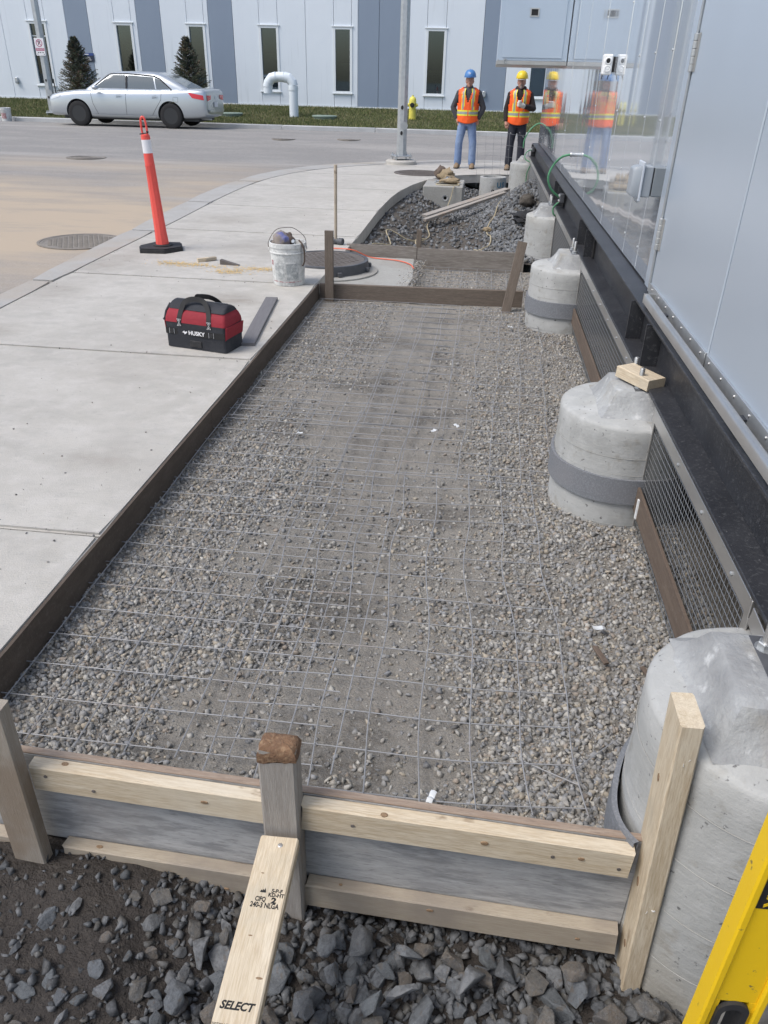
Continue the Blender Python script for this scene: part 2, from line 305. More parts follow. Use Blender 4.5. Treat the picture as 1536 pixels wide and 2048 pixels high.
# dusty tan spill tracked over the asphalt, built into the asphalt itself
def dust(M, blobs, colr, lo=.38, hi=.62):
    nt = M.node_tree; N = nt.nodes; L = nt.links; b = N['Principled BSDF']; src = b.inputs['Base Color'].links[0].from_socket
    ge = N.new('ShaderNodeNewGeometry'); nn = N.new('ShaderNodeTexNoise'); nn.inputs['Scale'].default_value = .8; nn.inputs['Detail'].default_value = 8; nn.inputs['Roughness'].default_value = .65
    st = N.new('ShaderNodeVectorMath'); st.operation = 'MULTIPLY'; st.inputs[1].default_value = (.55, 1.7, 1); L.new(ge.outputs['Position'], st.inputs[0]); L.new(st.outputs[0], nn.inputs['Vector'])
    tot = None
    for (x, y, sx, sy, am) in blobs:
        s1 = N.new('ShaderNodeVectorMath'); s1.operation = 'SUBTRACT'; s1.inputs[1].default_value = (x, y, 0); L.new(ge.outputs['Position'], s1.inputs[0])
        s2 = N.new('ShaderNodeVectorMath'); s2.operation = 'MULTIPLY'; s2.inputs[1].default_value = (1 / sx, 1 / sy, 0); L.new(s1.outputs[0], s2.inputs[0])
        ln = N.new('ShaderNodeVectorMath'); ln.operation = 'LENGTH'; L.new(s2.outputs[0], ln.inputs[0])
        mr = N.new('ShaderNodeMapRange'); mr.inputs['From Min'].default_value = 1.0; mr.inputs['From Max'].default_value = .2; mr.inputs['To Max'].default_value = am; L.new(ln.outputs['Value'], mr.inputs['Value'])
        if tot is None: tot = mr.outputs[0]
        else:
            mx = N.new('ShaderNodeMath'); mx.operation = 'MAXIMUM'; L.new(tot, mx.inputs[0]); L.new(mr.outputs[0], mx.inputs[1]); tot = mx.outputs[0]
    nr = N.new('ShaderNodeMapRange'); nr.inputs['From Min'].default_value = lo; nr.inputs['From Max'].default_value = hi; L.new(nn.outputs['Fac'], nr.inputs['Value'])
    ml = N.new('ShaderNodeMath'); ml.operation = 'MULTIPLY'; L.new(tot, ml.inputs[0]); L.new(nr.outputs[0], ml.inputs[1])
    mx = N.new('ShaderNodeMix'); mx.data_type = 'RGBA'; L.new(ml.outputs[0], mx.inputs['Factor']); L.new(src, mx.inputs['A']); mx.inputs['B'].default_value = (*colr, 1); L.new(mx.outputs['Result'], b.inputs['Base Color'])
dust(MATS['asphalt'], [(-6.2, 9.6, 5.2, 4.4, 1.6), (-9.5, 11.8, 6, 3.4, 1.4), (-5.2, 13.5, 2.6, 3.6, .8), (-8, 16.5, 7, 2.0, .6)], (.44, .36, .27), .20, .60)
dust(MATS['slab_concrete'], [(-2.0, 6.05, .5, .28, 1.0), (-3.3, 4.9, .25, .3, .9), (-3.5, 7.0, .4, 3.0, .35), (-2.75, 3.6, .25, .15, .9), (-1.7, 3.1, .3, .2, .35), (-2.9, 2.8, .12, .1, .9), (-2.1, 4.3, .5, .4, .3), (-3.1, 3.3, .5, .5, .35), (-2.4, 8.2, .6, .5, .3), (-3.2, 9.9, .5, .7, .35), (-2.2, 10.6, .5, .6, .3), (-1.55, 5.6, .15, .8, .4), (-2.6, 12.4, .9, .6, .3), (-2.0, 14.5, .9, .7, .3)], (.2, .17, .135))

def strip(name, inner, outer, ztop, zbot, mt, y0, y1, cuts=(), lip=.0):
    """kerb split into stones at the cuts, each its own part"""
    root = bpy.data.objects.new(name, None); COL.objects.link(root); root['kind'] = 'structure'
    yy = [y0] + [c for c in cuts if y0 < c < y1] + [y1]
    for a, b in zip(yy[:-1], yy[1:]):
        n = max(2, int((b - a) / .35)); L = []; Rr = []
        for i in range(n + 1):
            y = a + .006 + (b - a - .012) * i / n; L.append((interp(outer, y), y)); Rr.append((interp(inner, y), y))
        MB().prism(L[::-1] + Rr, zbot, ztop, bevel=.02).build('kerb_stone', mt, root, smooth=40)
    return root
strip('kerb', KERB_IN, KERB_OUT, .006, -.3, 'kerb_concrete', -6, 20.3, cuts=[1.5, 4.0, 6.35, 8.9, 11.3, 13.9, 16.2, 17.8, 18.8, 19.6])
# ---- pavement slabs, one part for each bay between the joints
pav = bpy.data.objects.new('pavement', None); COL.objects.link(pav); pav['kind'] = 'structure'
J = [1.345, 2.42, 4.62, 6.72, 9.12, 11.15, 13.5, 15.6, 17.5, 19.95]
def right_x(y):
    if y < 8.6: return -1.405
    if y < 16.9: return interp(PIT_EDGE, y)
    return 12
for a, b in zip(J[:-1], J[1:]):
    yy = list(np.linspace(a + .006, b - .006, max(3, int((b - a) / .22)))); 
    if b > 16: yy = sorted(set(yy + [q for q in (16.0, 16.2, 16.4, 16.55, 16.6, 16.7, 16.8, 16.9, 16.95) if a < q < b]))
    Lf = [(interp(KERB_IN, y) + .006, y) for y in yy]; Rt = [(min(right_x(y), 12), y) for y in yy]
    if b > 19: Lf = [p for p in Lf if p[0] < 11]; Rt = Rt[:len(Lf)]
    MB().prism(Lf[::-1] + Rt, -.15, 0, bevel=.010).build('slab', 'slab_concrete', pav, smooth=40)
MB().box(-3.5, -1.412, 1.36, 8.5, -.6, -.151).build('sub_base', 'dirt', pav); MB().box(-3.9, -1.5, 8.501, 16, -.3, -.16).build('sub_base', 'dirt', pav)
# concrete apron beside the manhole
struct(MB().prism([(-1.402, 6.87), (-.66, 6.87), (-.62, 7.6), (-.68, 8.55), (-1.402, 8.55)], -.2, -.10, bevel=.01).build('apron', 'old_concrete'))

# ---- gravel bed, pit and lower ground
def grid(name, x0, x1, y0, y1, nx, ny, zf, mt):
    X = np.linspace(x0, x1, nx + 1); Y = np.linspace(y0, y1, ny + 1); v = [(x, y, zf(x, y)) for y in Y for x in X]
    f = [(r_ * (nx + 1) + i, r_ * (nx + 1) + i + 1, (r_ + 1) * (nx + 1) + i + 1, (r_ + 1) * (nx + 1) + i) for r_ in range(ny) for i in range(nx)]
    o = MB().add(v, f).build(name, mt, smooth=80); return struct(o)
def bed_z(x, y):
    z = -.142 + .012 * noise.noise((x * 1.6, y * 1.6, 3)) + .006 * noise.noise((x * 6, y * 6, 1))
    z += .022 * sstep(.25, .75, x) - .012 * math.exp(-((x + .35) / .3) ** 2)
    z -= .055 * sstep(6.84, 6.95, y)
    if x > .9: z -= .1 * sstep(.9, 1.4, x)
    return z
grid('gravel_bed', -1.42, 1.25, 1.335, 8.56, 90, 200, bed_z, 'bed_fines')
grid('crawl_space_ground', 1.25, 4.6, -4, 17, 6, 12, lambda x, y: -.25, 'dirt')
def low_z(x, y):
    z = -.475 + .03 * noise.noise((x * 3, y * 3, 7)) + .012 * noise.noise((x * 11, y * 11, 2))
    z += .10 * math.exp(-((x + .95) / .42) ** 2 - ((y - 1.08) / .28) ** 2) + .05 * sstep(-.5, -1.4, x)
    z += .06 * sstep(.2, .9, x) * sstep(1.3, .9, y) + .05 * sstep(-.1, -.5, x) * sstep(1.05, 1.25, y) + .02 * sstep(-.2, -.6, x) * noise.noise((x * 7, y * 7, 4)) + .25 * sstep(.65, .05, y); return z
grid('excavation_floor', -4.5, 1.25, -3.0, 1.50, 150, 130, low_z, 'wet_mud')
def pit_z(x, y):
    e = interp(PIT_EDGE, min(y, 15.6)); z = -.40 + .04 * noise.noise((x * 2.2, y * 2.2, 5)) + .015 * noise.noise((x * 8, y * 8, 5))
    z += .24 * sstep(.75, .02, x - e)
    z += .72 * math.exp(-((x - .9) / .75) ** 2 - ((y - 12.5) / 1.8) ** 2)
    z += .26 * sstep(-.6, .7, x) * sstep(11.8, 9.2, y) + .06 * sstep(10.0, 8.7, y)
    if y > 15.6: z += .10 * sstep(15.6, 16.5, y)
    return z
grid('pit_floor', -1.55, 1.25, 8.56, 16.95, 70, 200, pit_z, 'dirt')

def hull(n, seed, asp=(1, .8, .65)):
    r_ = random.Random(seed); bm = bmesh.new()
    for i in range(n):
        z = r_.uniform(-1, 1); a = r_.uniform(0, 6.283); q = math.sqrt(1 - z * z); k = r_.uniform(.82, 1.1)
        bm.verts.new((q * math.cos(a) * asp[0] * k, q * math.sin(a) * asp[1] * k, z * asp[2] * k))
    bmesh.ops.convex_hull(bm, input=bm.verts[:]); bmesh.ops.delete(bm, geom=[q for q in bm.verts if not q.link_faces], context='VERTS')
    bmesh.ops.triangulate(bm, faces=bm.faces[:]); bmesh.ops.recalc_face_normals(bm, faces=bm.faces[:])
    bm.verts.index_update(); V = np.array([q.co[:] for q in bm.verts]); F = np.array([[q.index for q in t.verts] for t in bm.faces]); bm.free(); return V, F
def raw_mesh(name, V, F, tint=None):
    me = bpy.data.meshes.new(name); me.vertices.add(len(V)); me.vertices.foreach_set('co', V.astype(np.float32).ravel())
    me.loops.add(F.size); me.loops.foreach_set('vertex_index', F.astype(np.int32).ravel()); k = F.shape[1]
    me.polygons.add(len(F)); me.polygons.foreach_set('loop_start', np.arange(0, F.size, k, dtype=np.int32))
    if tint is not None:
        a = me.attributes.new('tint', 'FLOAT_COLOR', 'POINT'); a.data.foreach_set('color', np.c_[tint, np.ones(len(tint))].astype(np.float32).ravel())
    me.update(calc_edges=True); return me
HULLS = [hull(random.Random(i).choice([8, 9, 9, 10]), i, ((1, .85, .6), (1, .7, .6), (1, .9, .8))[i % 3]) for i in range(14)]
def scatter(name, P, S, tints, mt, label, cat, flat=.35):
    """many loose stones joined into one object"""
    n = len(P); which = rng.integers(0, len(HULLS), n); VV = []; FF = []; TT = []; off = 0
    for h in range(len(HULLS)):
        ix = np.where(which == h)[0]
        if not len(ix): continue
        V, F = HULLS[h]; k = len(ix); q = rng.normal(size=(k, 4)); q[:, 1:3] *= flat * 2; q /= np.linalg.norm(q, axis=1)[:, None]
        w, x, y, z = q.T
        Rm = np.stack([1 - 2 * (y * y + z * z), 2 * (x * y - w * z), 2 * (x * z + w * y), 2 * (x * y + w * z), 1 - 2 * (x * x + z * z), 2 * (y * z - w * x), 2 * (x * z - w * y), 2 * (y * z + w * x), 1 - 2 * (x * x + y * y)], 1).reshape(k, 3, 3)
        A = np.einsum('kij,vj->kvi', Rm, V) * S[ix][:, None, None] + P[ix][:, None, :]
        VV.append(A.reshape(-1, 3)); FF.append((F[None] + (np.arange(k) * len(V))[:, None, None] + off).reshape(-1, 3)); TT.append(np.repeat(tints[ix], len(V), 0)); off += k * len(V)
    me = raw_mesh(name, np.concatenate(VV), np.concatenate(FF), np.concatenate(TT)); me.materials.append(MATS[mt])
    o = bpy.data.objects.new(name, me); COL.objects.link(o); return tag(o, label, cat, kind='stuff')
PAL_BED = np.array([(.265, .252, .225), (.225, .22, .21), (.30, .285, .257), (.185, .186, .188), (.33, .29, .228), (.235, .238, .242), (.27, .266, .258), (.14, .137, .132), (.38, .365, .33), (.25, .21, .17)])
def tints(n, pal, p=None, var=.18):
    t = pal[rng.choice(len(pal), n, p=p)]; return t * (1 + rng.uniform(-var, var, (n, 1)))
PIERS = [(.79, 1.42, -.6), (.735, 3.33, -.3), (.735, 6.32, -.3), (.80, 8.98, -.45), (.76, 15.15, -.5)]
PR = .305
# bed gravel
def bed_dens(x, y):
    d = .10 + 1.1 * sstep(-.05, .4, x) + .8 * sstep(-.75, -1.05, x) * sstep(5.2, 3.0, y)
    d += .75 * sstep(-.05, .2, noise.noise((x * 1.5 + 4, y * 1.1, 2)))
    d *= 1 - .85 * math.exp(-((x + .42 - .18 * math.sin(y * 1.1)) / .3) ** 2) * sstep(1.5, 2.1, y)
    return d
Pn = []; Sn = []
while len(Pn) < 56000:
    x = random.uniform(-1.40, .98); y = 1.345 + (6.78 - 1.345) * random.random() ** 1.5
    if random.random() > bed_dens(x, y): continue
    if any((x - a) ** 2 + (y - b) ** 2 < (PR - .005) ** 2 for a, b, c in PIERS): continue
    s = .005 + .011 * random.random() ** 1.6 * (1.15 - .35 * sstep(2.5, 5.5, y))
    if random.random() < .05 * bed_dens(x, y): s = random.uniform(.013, .019)
    Pn.append((x, y, bed_z(x, y) + s * random.uniform(-.15, .35))); Sn.append(s)
for _ in range(3500):
    x = random.uniform(-.66, .95); y = random.uniform(6.88, 8.52); s = random.uniform(.007, .016)
    Pn.append((x, y, bed_z(x, y) + s * .2)); Sn.append(s)
for _ in range(1200):      # spill on the apron edge
    x = random.gauss(-.64, .05); y = random.uniform(6.9, 8.5); s = random.uniform(.005, .012)
    Pn.append((x, y, -.105 + s * .2)); Sn.append(s)
n = len(Pn); scatter('bed_gravel', np.array(Pn), np.array(Sn), tints(n, PAL_BED), 'bed_stone', 'small grey crushed gravel levelled inside the form', 'gravel')
# grit on the pavement
Pn = []; Sn = []
for _ in range(900):
    y = 1.4 + 12 * random.random() ** 1.3; x = random.uniform(-3.55, -1.45) if random.random() < .45 else random.choice([random.gauss(-1.5, .07), interp(KERB_IN, y) + abs(random.gauss(.04, .08)), random.gauss(-2.05, .22)])
    if x > -1.42: continue
    if random.random() < .25: y = random.choice([2.42, 4.62, 6.72, 9.12]) + random.gauss(0, .02)
    s = .0016 + .006 * random.random() ** 3; Pn.append((x, y, s * .3)); Sn.append(s)
n = len(Pn); scatter('pavement_grit', np.array(Pn), np.array(Sn), tints(n, PAL_BED * .6), 'bed_stone', 'specks of grit and dirt scattered on the pavement slabs', 'grit')
# pit stone
PAL_PIT = np.array([(.11, .117, .125), (.14, .148, .158), (.17, .176, .183), (.078, .082, .088), (.12, .115, .105), (.195, .203, .212)])
Pn = []; Sn = []
while len(Pn) < 11000:
    x = random.uniform(-1.4, .98); y = random.uniform(8.6, 16.5)
    if x < interp(PIT_EDGE, y) + .02: continue
    d = .12 + .88 * sstep(-.35, .15, x + .25 * math.sin(y)) + .5 * sstep(.55, .15, x - interp(PIT_EDGE, y)) * sstep(13, 14.2, y) + .35 * sstep(.1, .3, noise.noise((x * 2, y * 2, 8)))
    if random.random() > d: continue
    s = random.uniform(.018, .048); Pn.append((x, y, pit_z(x, y) + s * random.uniform(-.1, .5))); Sn.append(s)
n = len(Pn); scatter('pit_stone', np.array(Pn), np.array(Sn), tints(n, PAL_PIT), 'crushed_stone', 'dark crushed stone heaped in the open pit', 'crushed stone', flat=.5)
# loose small stone among the foreground rocks
Pn = []; Sn = []
while len(Pn) < 4200:
    x = random.uniform(-1.6, .95); y = random.uniform(.72, 1.3)
    left = sstep(-.45, -.85, x); s = random.uniform(.006, .016) if random.random() < .4 + .5 * left else random.uniform(.015, .028)
    if random.random() < .72 * left: continue
    Pn.append((x, y, low_z(x, y) + s * random.uniform(-.2, .4))); Sn.append(s)
n = len(Pn); scatter('rock_chippings', np.array(Pn), np.array(Sn), tints(n, PAL_PIT * .62), 'crushed_stone', 'small stone chippings among the rocks below the form', 'gravel', flat=.5)
# foreground rocks, each a thing of its own
ROCKS = []
PALR = [(.13, .143, .157), (.107, .115, .126), (.16, .173, .186), (.142, .147, .151), (.122, .113, .10), (.19, .198, .207), (.145, .126, .106), (.12, .133, .143)]
for i in range(26):
    r_ = random.Random(100 + i); V, F = hull(r_.choice([13, 15, 17]), 300 + i, r_.choice([(1, .8, .62), (1, .68, .6), (1, .88, .75), (1.15, .62, .55)]))
    bm = bmesh.new(); vs = [bm.verts.new(q) for q in V]; [bm.faces.new([vs[k] for k in t]) for t in F]
    bmesh.ops.dissolve_limit(bm, angle_limit=R(14), verts=bm.verts[:], edges=bm.edges[:]); bmesh.ops.bevel(bm, geom=bm.edges[:], offset=.06, segments=1, affect='EDGES', clamp_overlap=True)
    bmesh.ops.triangulate(bm, faces=bm.faces[:]); bmesh.ops.subdivide_edges(bm, edges=bm.edges[:], cuts=1, use_grid_fill=True)
    for q in bm.verts: q.co *= 1 + .07 * noise.noise(q.co * 2.3 + Vector((i * 3.1, 0, 0))) + .035 * noise.noise(q.co * 6 + Vector((0, i * 2.7, 0)))
    bmesh.ops.triangulate(bm, faces=[q for q in bm.faces if len(q.verts) > 4]); bm.normal_update()
    me = bpy.data.meshes.new('rock'); bm.to_mesh(me); bm.free()
    me.polygons.foreach_set('use_smooth', [True] * len(me.polygons)); me.set_sharp_from_angle(angle=R(24))
    a = me.attributes.new('tint', 'FLOAT_COLOR', 'POINT'); c = PALR[i % len(PALR)]; a.data.foreach_set('color', [*c, 1] * len(me.vertices)); me.materials.append(MATS['rock_stone']); ROCKS.append(me)
def rock(x, y, z, s, label, group, i=None):
    o = bpy.data.objects.new('crushed_rock', ROCKS[random.randrange(len(ROCKS)) if i is None else i]); COL.objects.link(o)
    o.location = (x, y, z); o.rotation_euler = (random.uniform(-.6, .6), random.uniform(-.6, .6), random.uniform(0, 6.28)); o.scale = (s, s, s * random.uniform(.85, 1.1)); return tag(o, label, 'rock', group)
placed = []
def zone(x, y):
    if x < -.55: return 'rock half sunk in the mud below the left end of the front form'
    if x < -.18: return 'rock on the trench floor beside the lumber brace'
    if x < .2: return 'dark crushed rock below the middle of the lower form rail'
    if x < .5: return 'dark crushed rock below the right end of the lower form rail'
    return 'dark crushed rock at the foot of the nearest concrete pier'
for layer, (want, gap) in enumerate(((190, .60), (85, .74), (22, .85))):
    nb = 0; tries = 0; mine = []
    while nb < want and tries < 16000:
        tries += 1; x = random.uniform(-1.3, .98); y = random.uniform(.74, 1.29)
        left = sstep(-.48, -.85, x)
        if random.random() < left * (.88 if y > 1.0 else .55): continue
        if layer and random.random() < left: continue
        s = random.uniform(.027, .044) if random.random() < .55 else random.uniform(.042, .060)
        if left > .3: s *= .72
        if (x - .79) ** 2 + (y - 1.42) ** 2 < (.305 + s * .9) ** 2: continue
        if y > 1.235 - s * .75 and -1.6 < x < .5: continue
        if abs(x + .375) < .05 + s and y > 1.20 - s: continue
        if abs(x - .54) < .03 + s and y > 1.17 - s: continue
        if -1.2 - s < x < -1.04 + s and y > 1.2 - s: continue
        if any((q[0] - x) ** 2 + (q[1] - y) ** 2 < ((q[3] + s) * gap) ** 2 for q in mine): continue
        under = [q for q in placed if (q[0] - x) ** 2 + (q[1] - y) ** 2 < ((q[3] + s) * .7) ** 2]
        z = low_z(x, y) + s * (.30 if left < .3 else .05)
        if layer:
            if not under: continue
            z = max(z, max(q[2] + .42 * q[3] + .25 * s for q in under))
            if z + s * .6 > -.335: continue
        mine.append((x, y, z, s)); nb += 1
        rock(x, y, z, s, zone(x, y), 'crushed rocks below the front form')
    placed += mine
# ================================================================== RIGHT-HAND BUILDING
bld = thing('equipment_building', 'polished metal clad equipment building raised on a black steel beam', 'building', (0, 0, 0))
XW = .90
seams = [15.0, 14.1, 13.1, 12.2, 11.42, 10.1, 8.84, 7.5, 6.2, 5.62, 5.09, 4.62, 4.16]
for k, (a, b) in enumerate(zip(seams[:-1], seams[1:])):
    y0, y1 = b + .0035, a - .0035; rx = [0, .05, -.07, .04, 0, -.10, .08, -.14, .12, -.05, .10, -.08][k]
    M = T(XW, (y0 + y1) / 2, 0) @ RZ(rx); h = (y1 - y0) / 2
    p = MB().box(0, .04, -h, h, .685, 4.2, b=.0025).build('wall_panel', 'polished_cladding', bld, smooth=30, M=M)
    # row of pop rivets up the seam
    rv = MB()
    for z in np.arange(.8, 4.1, .32): rv.ball((-.001, -h + .03, z), (.004, .006, .006), 8, 4)
    rv.build('rivets', 'galvanised', p, smooth=60)
MB().box(.945, 4.3, -4, 15.0, .70, 4.2).build('building_core', 'black', bld)
MB().box(.90, 4.3, 15.002, 15.02, .69, 4.2).build('end_wall', 'polished_cladding', bld)
# unseen far-side skirt, added to keep light out of the crawl space
MB().box(4.25, 4.3, -4, 15, -.3, .70).build('light_block_skirt', 'black', bld)
# door frame and two leaves
dj = MB().box(.872, .94, 3.985, 4.152, .70, 4.2, b=.004).build('door_frame', 'satin_door', bld, smooth=30)
MB().box(.862, .8715, 3.99, 4.012, .70, 4.2, b=.002).build('frame_bead', 'galvanised', dj)
for (a, b) in ((2.842, 3.972), (.4, 2.824), (-3.5, .39)):
    d = MB().box(.868, .94, a, b, .725, 4.2, b=.004).build('door', 'satin_door', bld, smooth=30)
    s = MB().box(.860, .8675, a, b - .002, .700, .750, b=.0015).build('sill_strip', 'galvanised', d)
    rv = MB()
    for y in np.arange(a + .06, b, .165): rv.ball((.859, y, .732), (.004, .006, .006), 8, 4)
    rv.build('rivets', 'stainless', s, smooth=60)
    br = MB()                                                       # bristle strip under the leaf
    for y in np.arange(a, b, .011): br.box(.872, .878, y, y + .0075, .655, .705)
    br.build('brush_seal', 'black', d)
for z in (1.655, .905):
    hg = MB()
    for i in range(5): hg.lathe([(.0105, 0), (.0125, .002), (.0125, .026), (.0105, .028)], 14, M=T(.862, 3.982, z + i * .029))
    hg.lathe([(.006, -.006), (.006, .153)], 10, M=T(.862, 3.982, z))
    h = hg.build('hinge', 'galvanised', bld, smooth=35)
    MB().box(.866, .8674, 3.93, 3.972, z, z + .145, b=.0005).build('hinge_leaf', 'stainless', h)
# steel I-beam under the wall with stiffeners
bm_ = thing('steel_beam', 'long black steel I beam carrying the clad building on the concrete piers', 'beam', (0, 0, 0))
MB().box(.772, .968, -4, 15.05, .456, .470, b=.002).build('bottom_flange', 'beam_paint', bm_)
MB().box(.861, .879, -4, 15.05, .4705, .662).build('web', 'beam_paint', bm_)
MB().box(.80, .945, -4, 15.05, .6625, .676, b=.002).build('top_flange', 'beam_paint', bm_)
for y in (3.52, 3.96, 6.05, 6.55, 8.75, 9.25, 14.9, 1.2):
    st = MB().box(.785, .8605, y - .007, y + .007, .471, .662).build('stiffener', 'beam_paint', bm_)
for y in (6.15, 8.85):
    pl = MB().box(.846, .8605, y - .16, y + .10, .475, .655, b=.002).build('splice_plate', 'black', bm_)
    for dz in (.03, -.045):
        for dy in (-.09, .03): MB().lathe([(.013, 0), (.013, .009), (.007, .0095), (.007, .016)], 6, M=T(.846, y + dy, .565 + dz) @ RY(-90)).build('bolt', 'galvanised', pl)
# galvanised drip rail along the doors
rail = thing('drip_rail', 'bright bent metal rail running under the building doors', 'rail', (0, 0, 0))
rp = [(.835, .728), (.822, .733), (.813, .730), (.808, .722), (.806, .694), (.809, .692), (.812, .694), (.814, .718), (.820, .725), (.833, .722)]
MB().loft([[(x, y, z) for x, z in rp] for y in (3.80, 3.0, 2.0, 1.0, -3.5)]).build('rail_profile', 'stainless', rail, smooth=50)
MB().box(.806, .862, 3.795, 3.803, .69, .734).build('end_cap', 'stainless', rail)
for y in (3.5, 2.3, 1.1): MB().box(.813, .866, y - .02, y + .02, .71, .716).build('bracket', 'beam_paint', rail)
# ---- hung equipment cabinet
cab = thing('wall_cabinet', 'blue grey metal cabinet hung out from the far end of the clad wall', 'cabinet', (0, 11.0, 1.83))
MB().box(.045, .893, .0, 2.0, 0, 2.6, b=.004).build('cabinet_body', 'box_cladding', cab, smooth=30)
pan = MB().box(.105, .83, -.010, -.001, .03, 2.58, b=.003).build('front_panel', 'box_cladding', cab, smooth=30)
vf = MB(); 
vf.box(.395, .505, -.018, -.0105, .455, .468); vf.box(.395, .505, -.018, -.0105, .532, .545); vf.box(.395, .41, -.018, -.0105, .4685, .5315); vf.box(.49, .505, -.018, -.0105, .4685, .5315)
fr = vf.build('vent_frame', 'stainless', pan); MB().box(.411, .489, -.013, -.0105, .469, .531).build('vent_opening', 'black', fr)
MB().box(.04, .895, -.012, 2.0, -.045, -.002, b=.003).build('base_channel', 'stainless', cab)
ey = MB(); ey.tube([(.15 + .018 * math.cos(t), -.018, -.008 + .024 * math.sin(t)) for t in np.linspace(0, 6.28, 14)[:-1]], .005, 6, closed=True); ey.build('lifting_eye', 'galvanised', cab, smooth=60)
for x in (.06, .13, .45, .70, .75, .86): MB().ball((x, -.012, .012), (.006, .004, .006), 8, 4).build('screw', 'galvanised', cab)
# ---- sensor box and weatherproof outlet
sen = thing('twin_sensor', 'small white box with two round lenses fixed high on the mirror wall', 'sensor', (.90, 6.75, 1.66))
MB().box(-.085, -.018, -.05, .05, .0, .135, b=.008).build('housing', 'white_plastic', sen, smooth=30)
MB().box(-.0175, -.002, -.04, .04, .02, .12).build('back_plate', 'black', sen)
for z, mt in ((.092, 'black'), (.042, 'white_plastic')):
    e = MB().lathe([(.024, 0), (.024, .006), (.019, .009), (.017, .004)], 20, M=T(-.052, -.05, z) @ RX(90)).build('lens_ring', 'white_plastic', sen, smooth=40)
    MB().ball((-.052, -.052, z), (.0165, .006, .0165), 14, 6).build('lens', mt, e, smooth=60)
for x in (-.03, -.075): MB().tube([(x, 0, 0), (x - .006, -.005, -.028)], .003, 6).build('drain_wire', 'black', sen)
mat('grey_plastic', (.30, .33, .36), .45); mat('dark_grey_plastic', (.20, .225, .245), .5); mat('pale_grey_plastic', (.48, .52, .57), .4)
ob = thing('outlet_box', 'grey weatherproof outlet box with domed cover sticking out beside the doors', 'outlet box', (.897, 4.27, 1.115))
MB().box(-.062, 0, -.055, .055, .0, .135, b=.004).build('back_box', 'dark_grey_plastic', ob, smooth=30)
MB().box(-.067, -.0625, -.052, .052, .003, .132).build('gasket', 'black', ob)
MB().box(-.112, -.0675, -.056, .056, -.003, .138, b=.004).build('cover_base', 'grey_plastic', ob, smooth=30)
MB().box(-.124, -.1125, -.068, .068, -.022, .158, b=.003).build('cover_flange', 'pale_grey_plastic', ob, smooth=30)
dm = []
for i in range(9):
    t = i / 8; a = t * math.pi / 2; k = math.cos(a) * .22 + .78 if i < 8 else .72
    dm.append([(-.1245 - .042 * math.sin(a), y * (k), .068 + z * k) for y, z in [(-.058, -.074), (.058, -.074), (.062, -.06), (.062, .055), (.052, .07), (-.052, .07), (-.062, .055), (-.062, -.06)]])
MB().loft(dm).build('domed_cover', 'grey_plastic', ob, smooth=50)
MB().tube([(-.118, -.03, -.024), (-.118, .03, -.024)], .008, 8).build('latch', 'galvanised', ob, smooth=50)
# ---- green earthing cables with clamps
mat('green_insulation', (.07, .24, .12), .45, layers=[(20, .5, .7, (.12, .32, .18), .5)])
def cable(name, pts, label, r_, loc):
    t = thing(name, label, 'cable', loc); q = [Vector(p) - Vector(loc) for p in pts]
    MB().tube(spline(q, 8), r_, 8).build('insulation', 'green_insulation', t, smooth=60); return t
c1 = cable('earth_cable', [(.84, 8.5, .985), (.76, 8.55, .955), (.69, 8.6, .87), (.655, 8.6, .758), (.70, 8.62, .645), (.80, 8.66, .565)], 'thick green earthing cable looping from the wall conduit to a beam clamp', .011, (.80, 8.66, .565))
MB().lathe([(.019, 0), (.022, .005), (.022, .02), (.018, .022), (.018, .10), (.022, .102), (.022, .118), (.018, .12)], 14, M=T(.035, -.165, .42) @ RY(90)).build('conduit_sleeve', 'galvanised', c1, smooth=40)
MB().box(0, .03, -.012, .012, -.006, .006, b=.002).build('lug', 'galvanised', c1)
cl = thing('cable_clamp', 'bolted grey clamp block on the beam where green cables meet', 'clamp', (.826, 8.62, .56))
MB().box(-.03, .018, -.075, .045, -.035, .05, b=.006).build('clamp_body', 'grey_iron', cl, smooth=30)
for z in (.03, -.02):
    for y in (-.05, .01): MB().lathe([(.014, 0), (.014, .006), (.008, .012)], 12, M=T(-.0305, y, z) @ RY(-90)).build('bolt_head', 'stainless', cl, smooth=40)
cable('earth_cable', [(.81, 8.60, .535), (.77, 8.6, .505), (.745, 8.62, .46), (.76, 8.63, .40), (.83, 8.70, .365)], 'short green earthing cable curling down onto a pier top', .009, (.83, 8.70, .36))
c3 = cable('earth_cable', [(.93, 15.02, .99), (.84, 15.03, .97), (.734, 15.0, .88), (.655, 15.0, .72), (.65, 15.0, .60)], 'green earthing cable arching off the far corner of the clad building', .011, (.9, 15.02, .9))
cable('earth_cable', [(.84, 14.9, .575), (.75, 14.9, .565), (.69, 14.88, .50), (.70, 14.85, .43), (.80, 14.82, .38), (.88, 14.8, .36)], 'green earthing cable coiled by the farthest pier top', .009, (.8, 14.85, .36))
cable('earth_cable', [(.88, 14.7, .39), (.80, 14.72, .35), (.75, 14.78, .22), (.745, 14.8, .05)], 'green cable hanging down the side of the farthest pier', .009, (.745, 14.8, 0))
cl2 = thing('cable_clamp', 'bolted clamp block on the far end of the beam', 'clamp', (.826, 14.85, .58))
MB().box(-.03, .018, -.075, .045, -.035, .05, b=.006).build('clamp_body', 'grey_iron', cl2, smooth=30)
for y in (-.05, .01): MB().lathe([(.014, 0), (.014, .006), (.008, .012)], 12, M=T(-.0305, y, .01) @ RY(-90)).build('bolt_head', 'stainless', cl2, smooth=40)

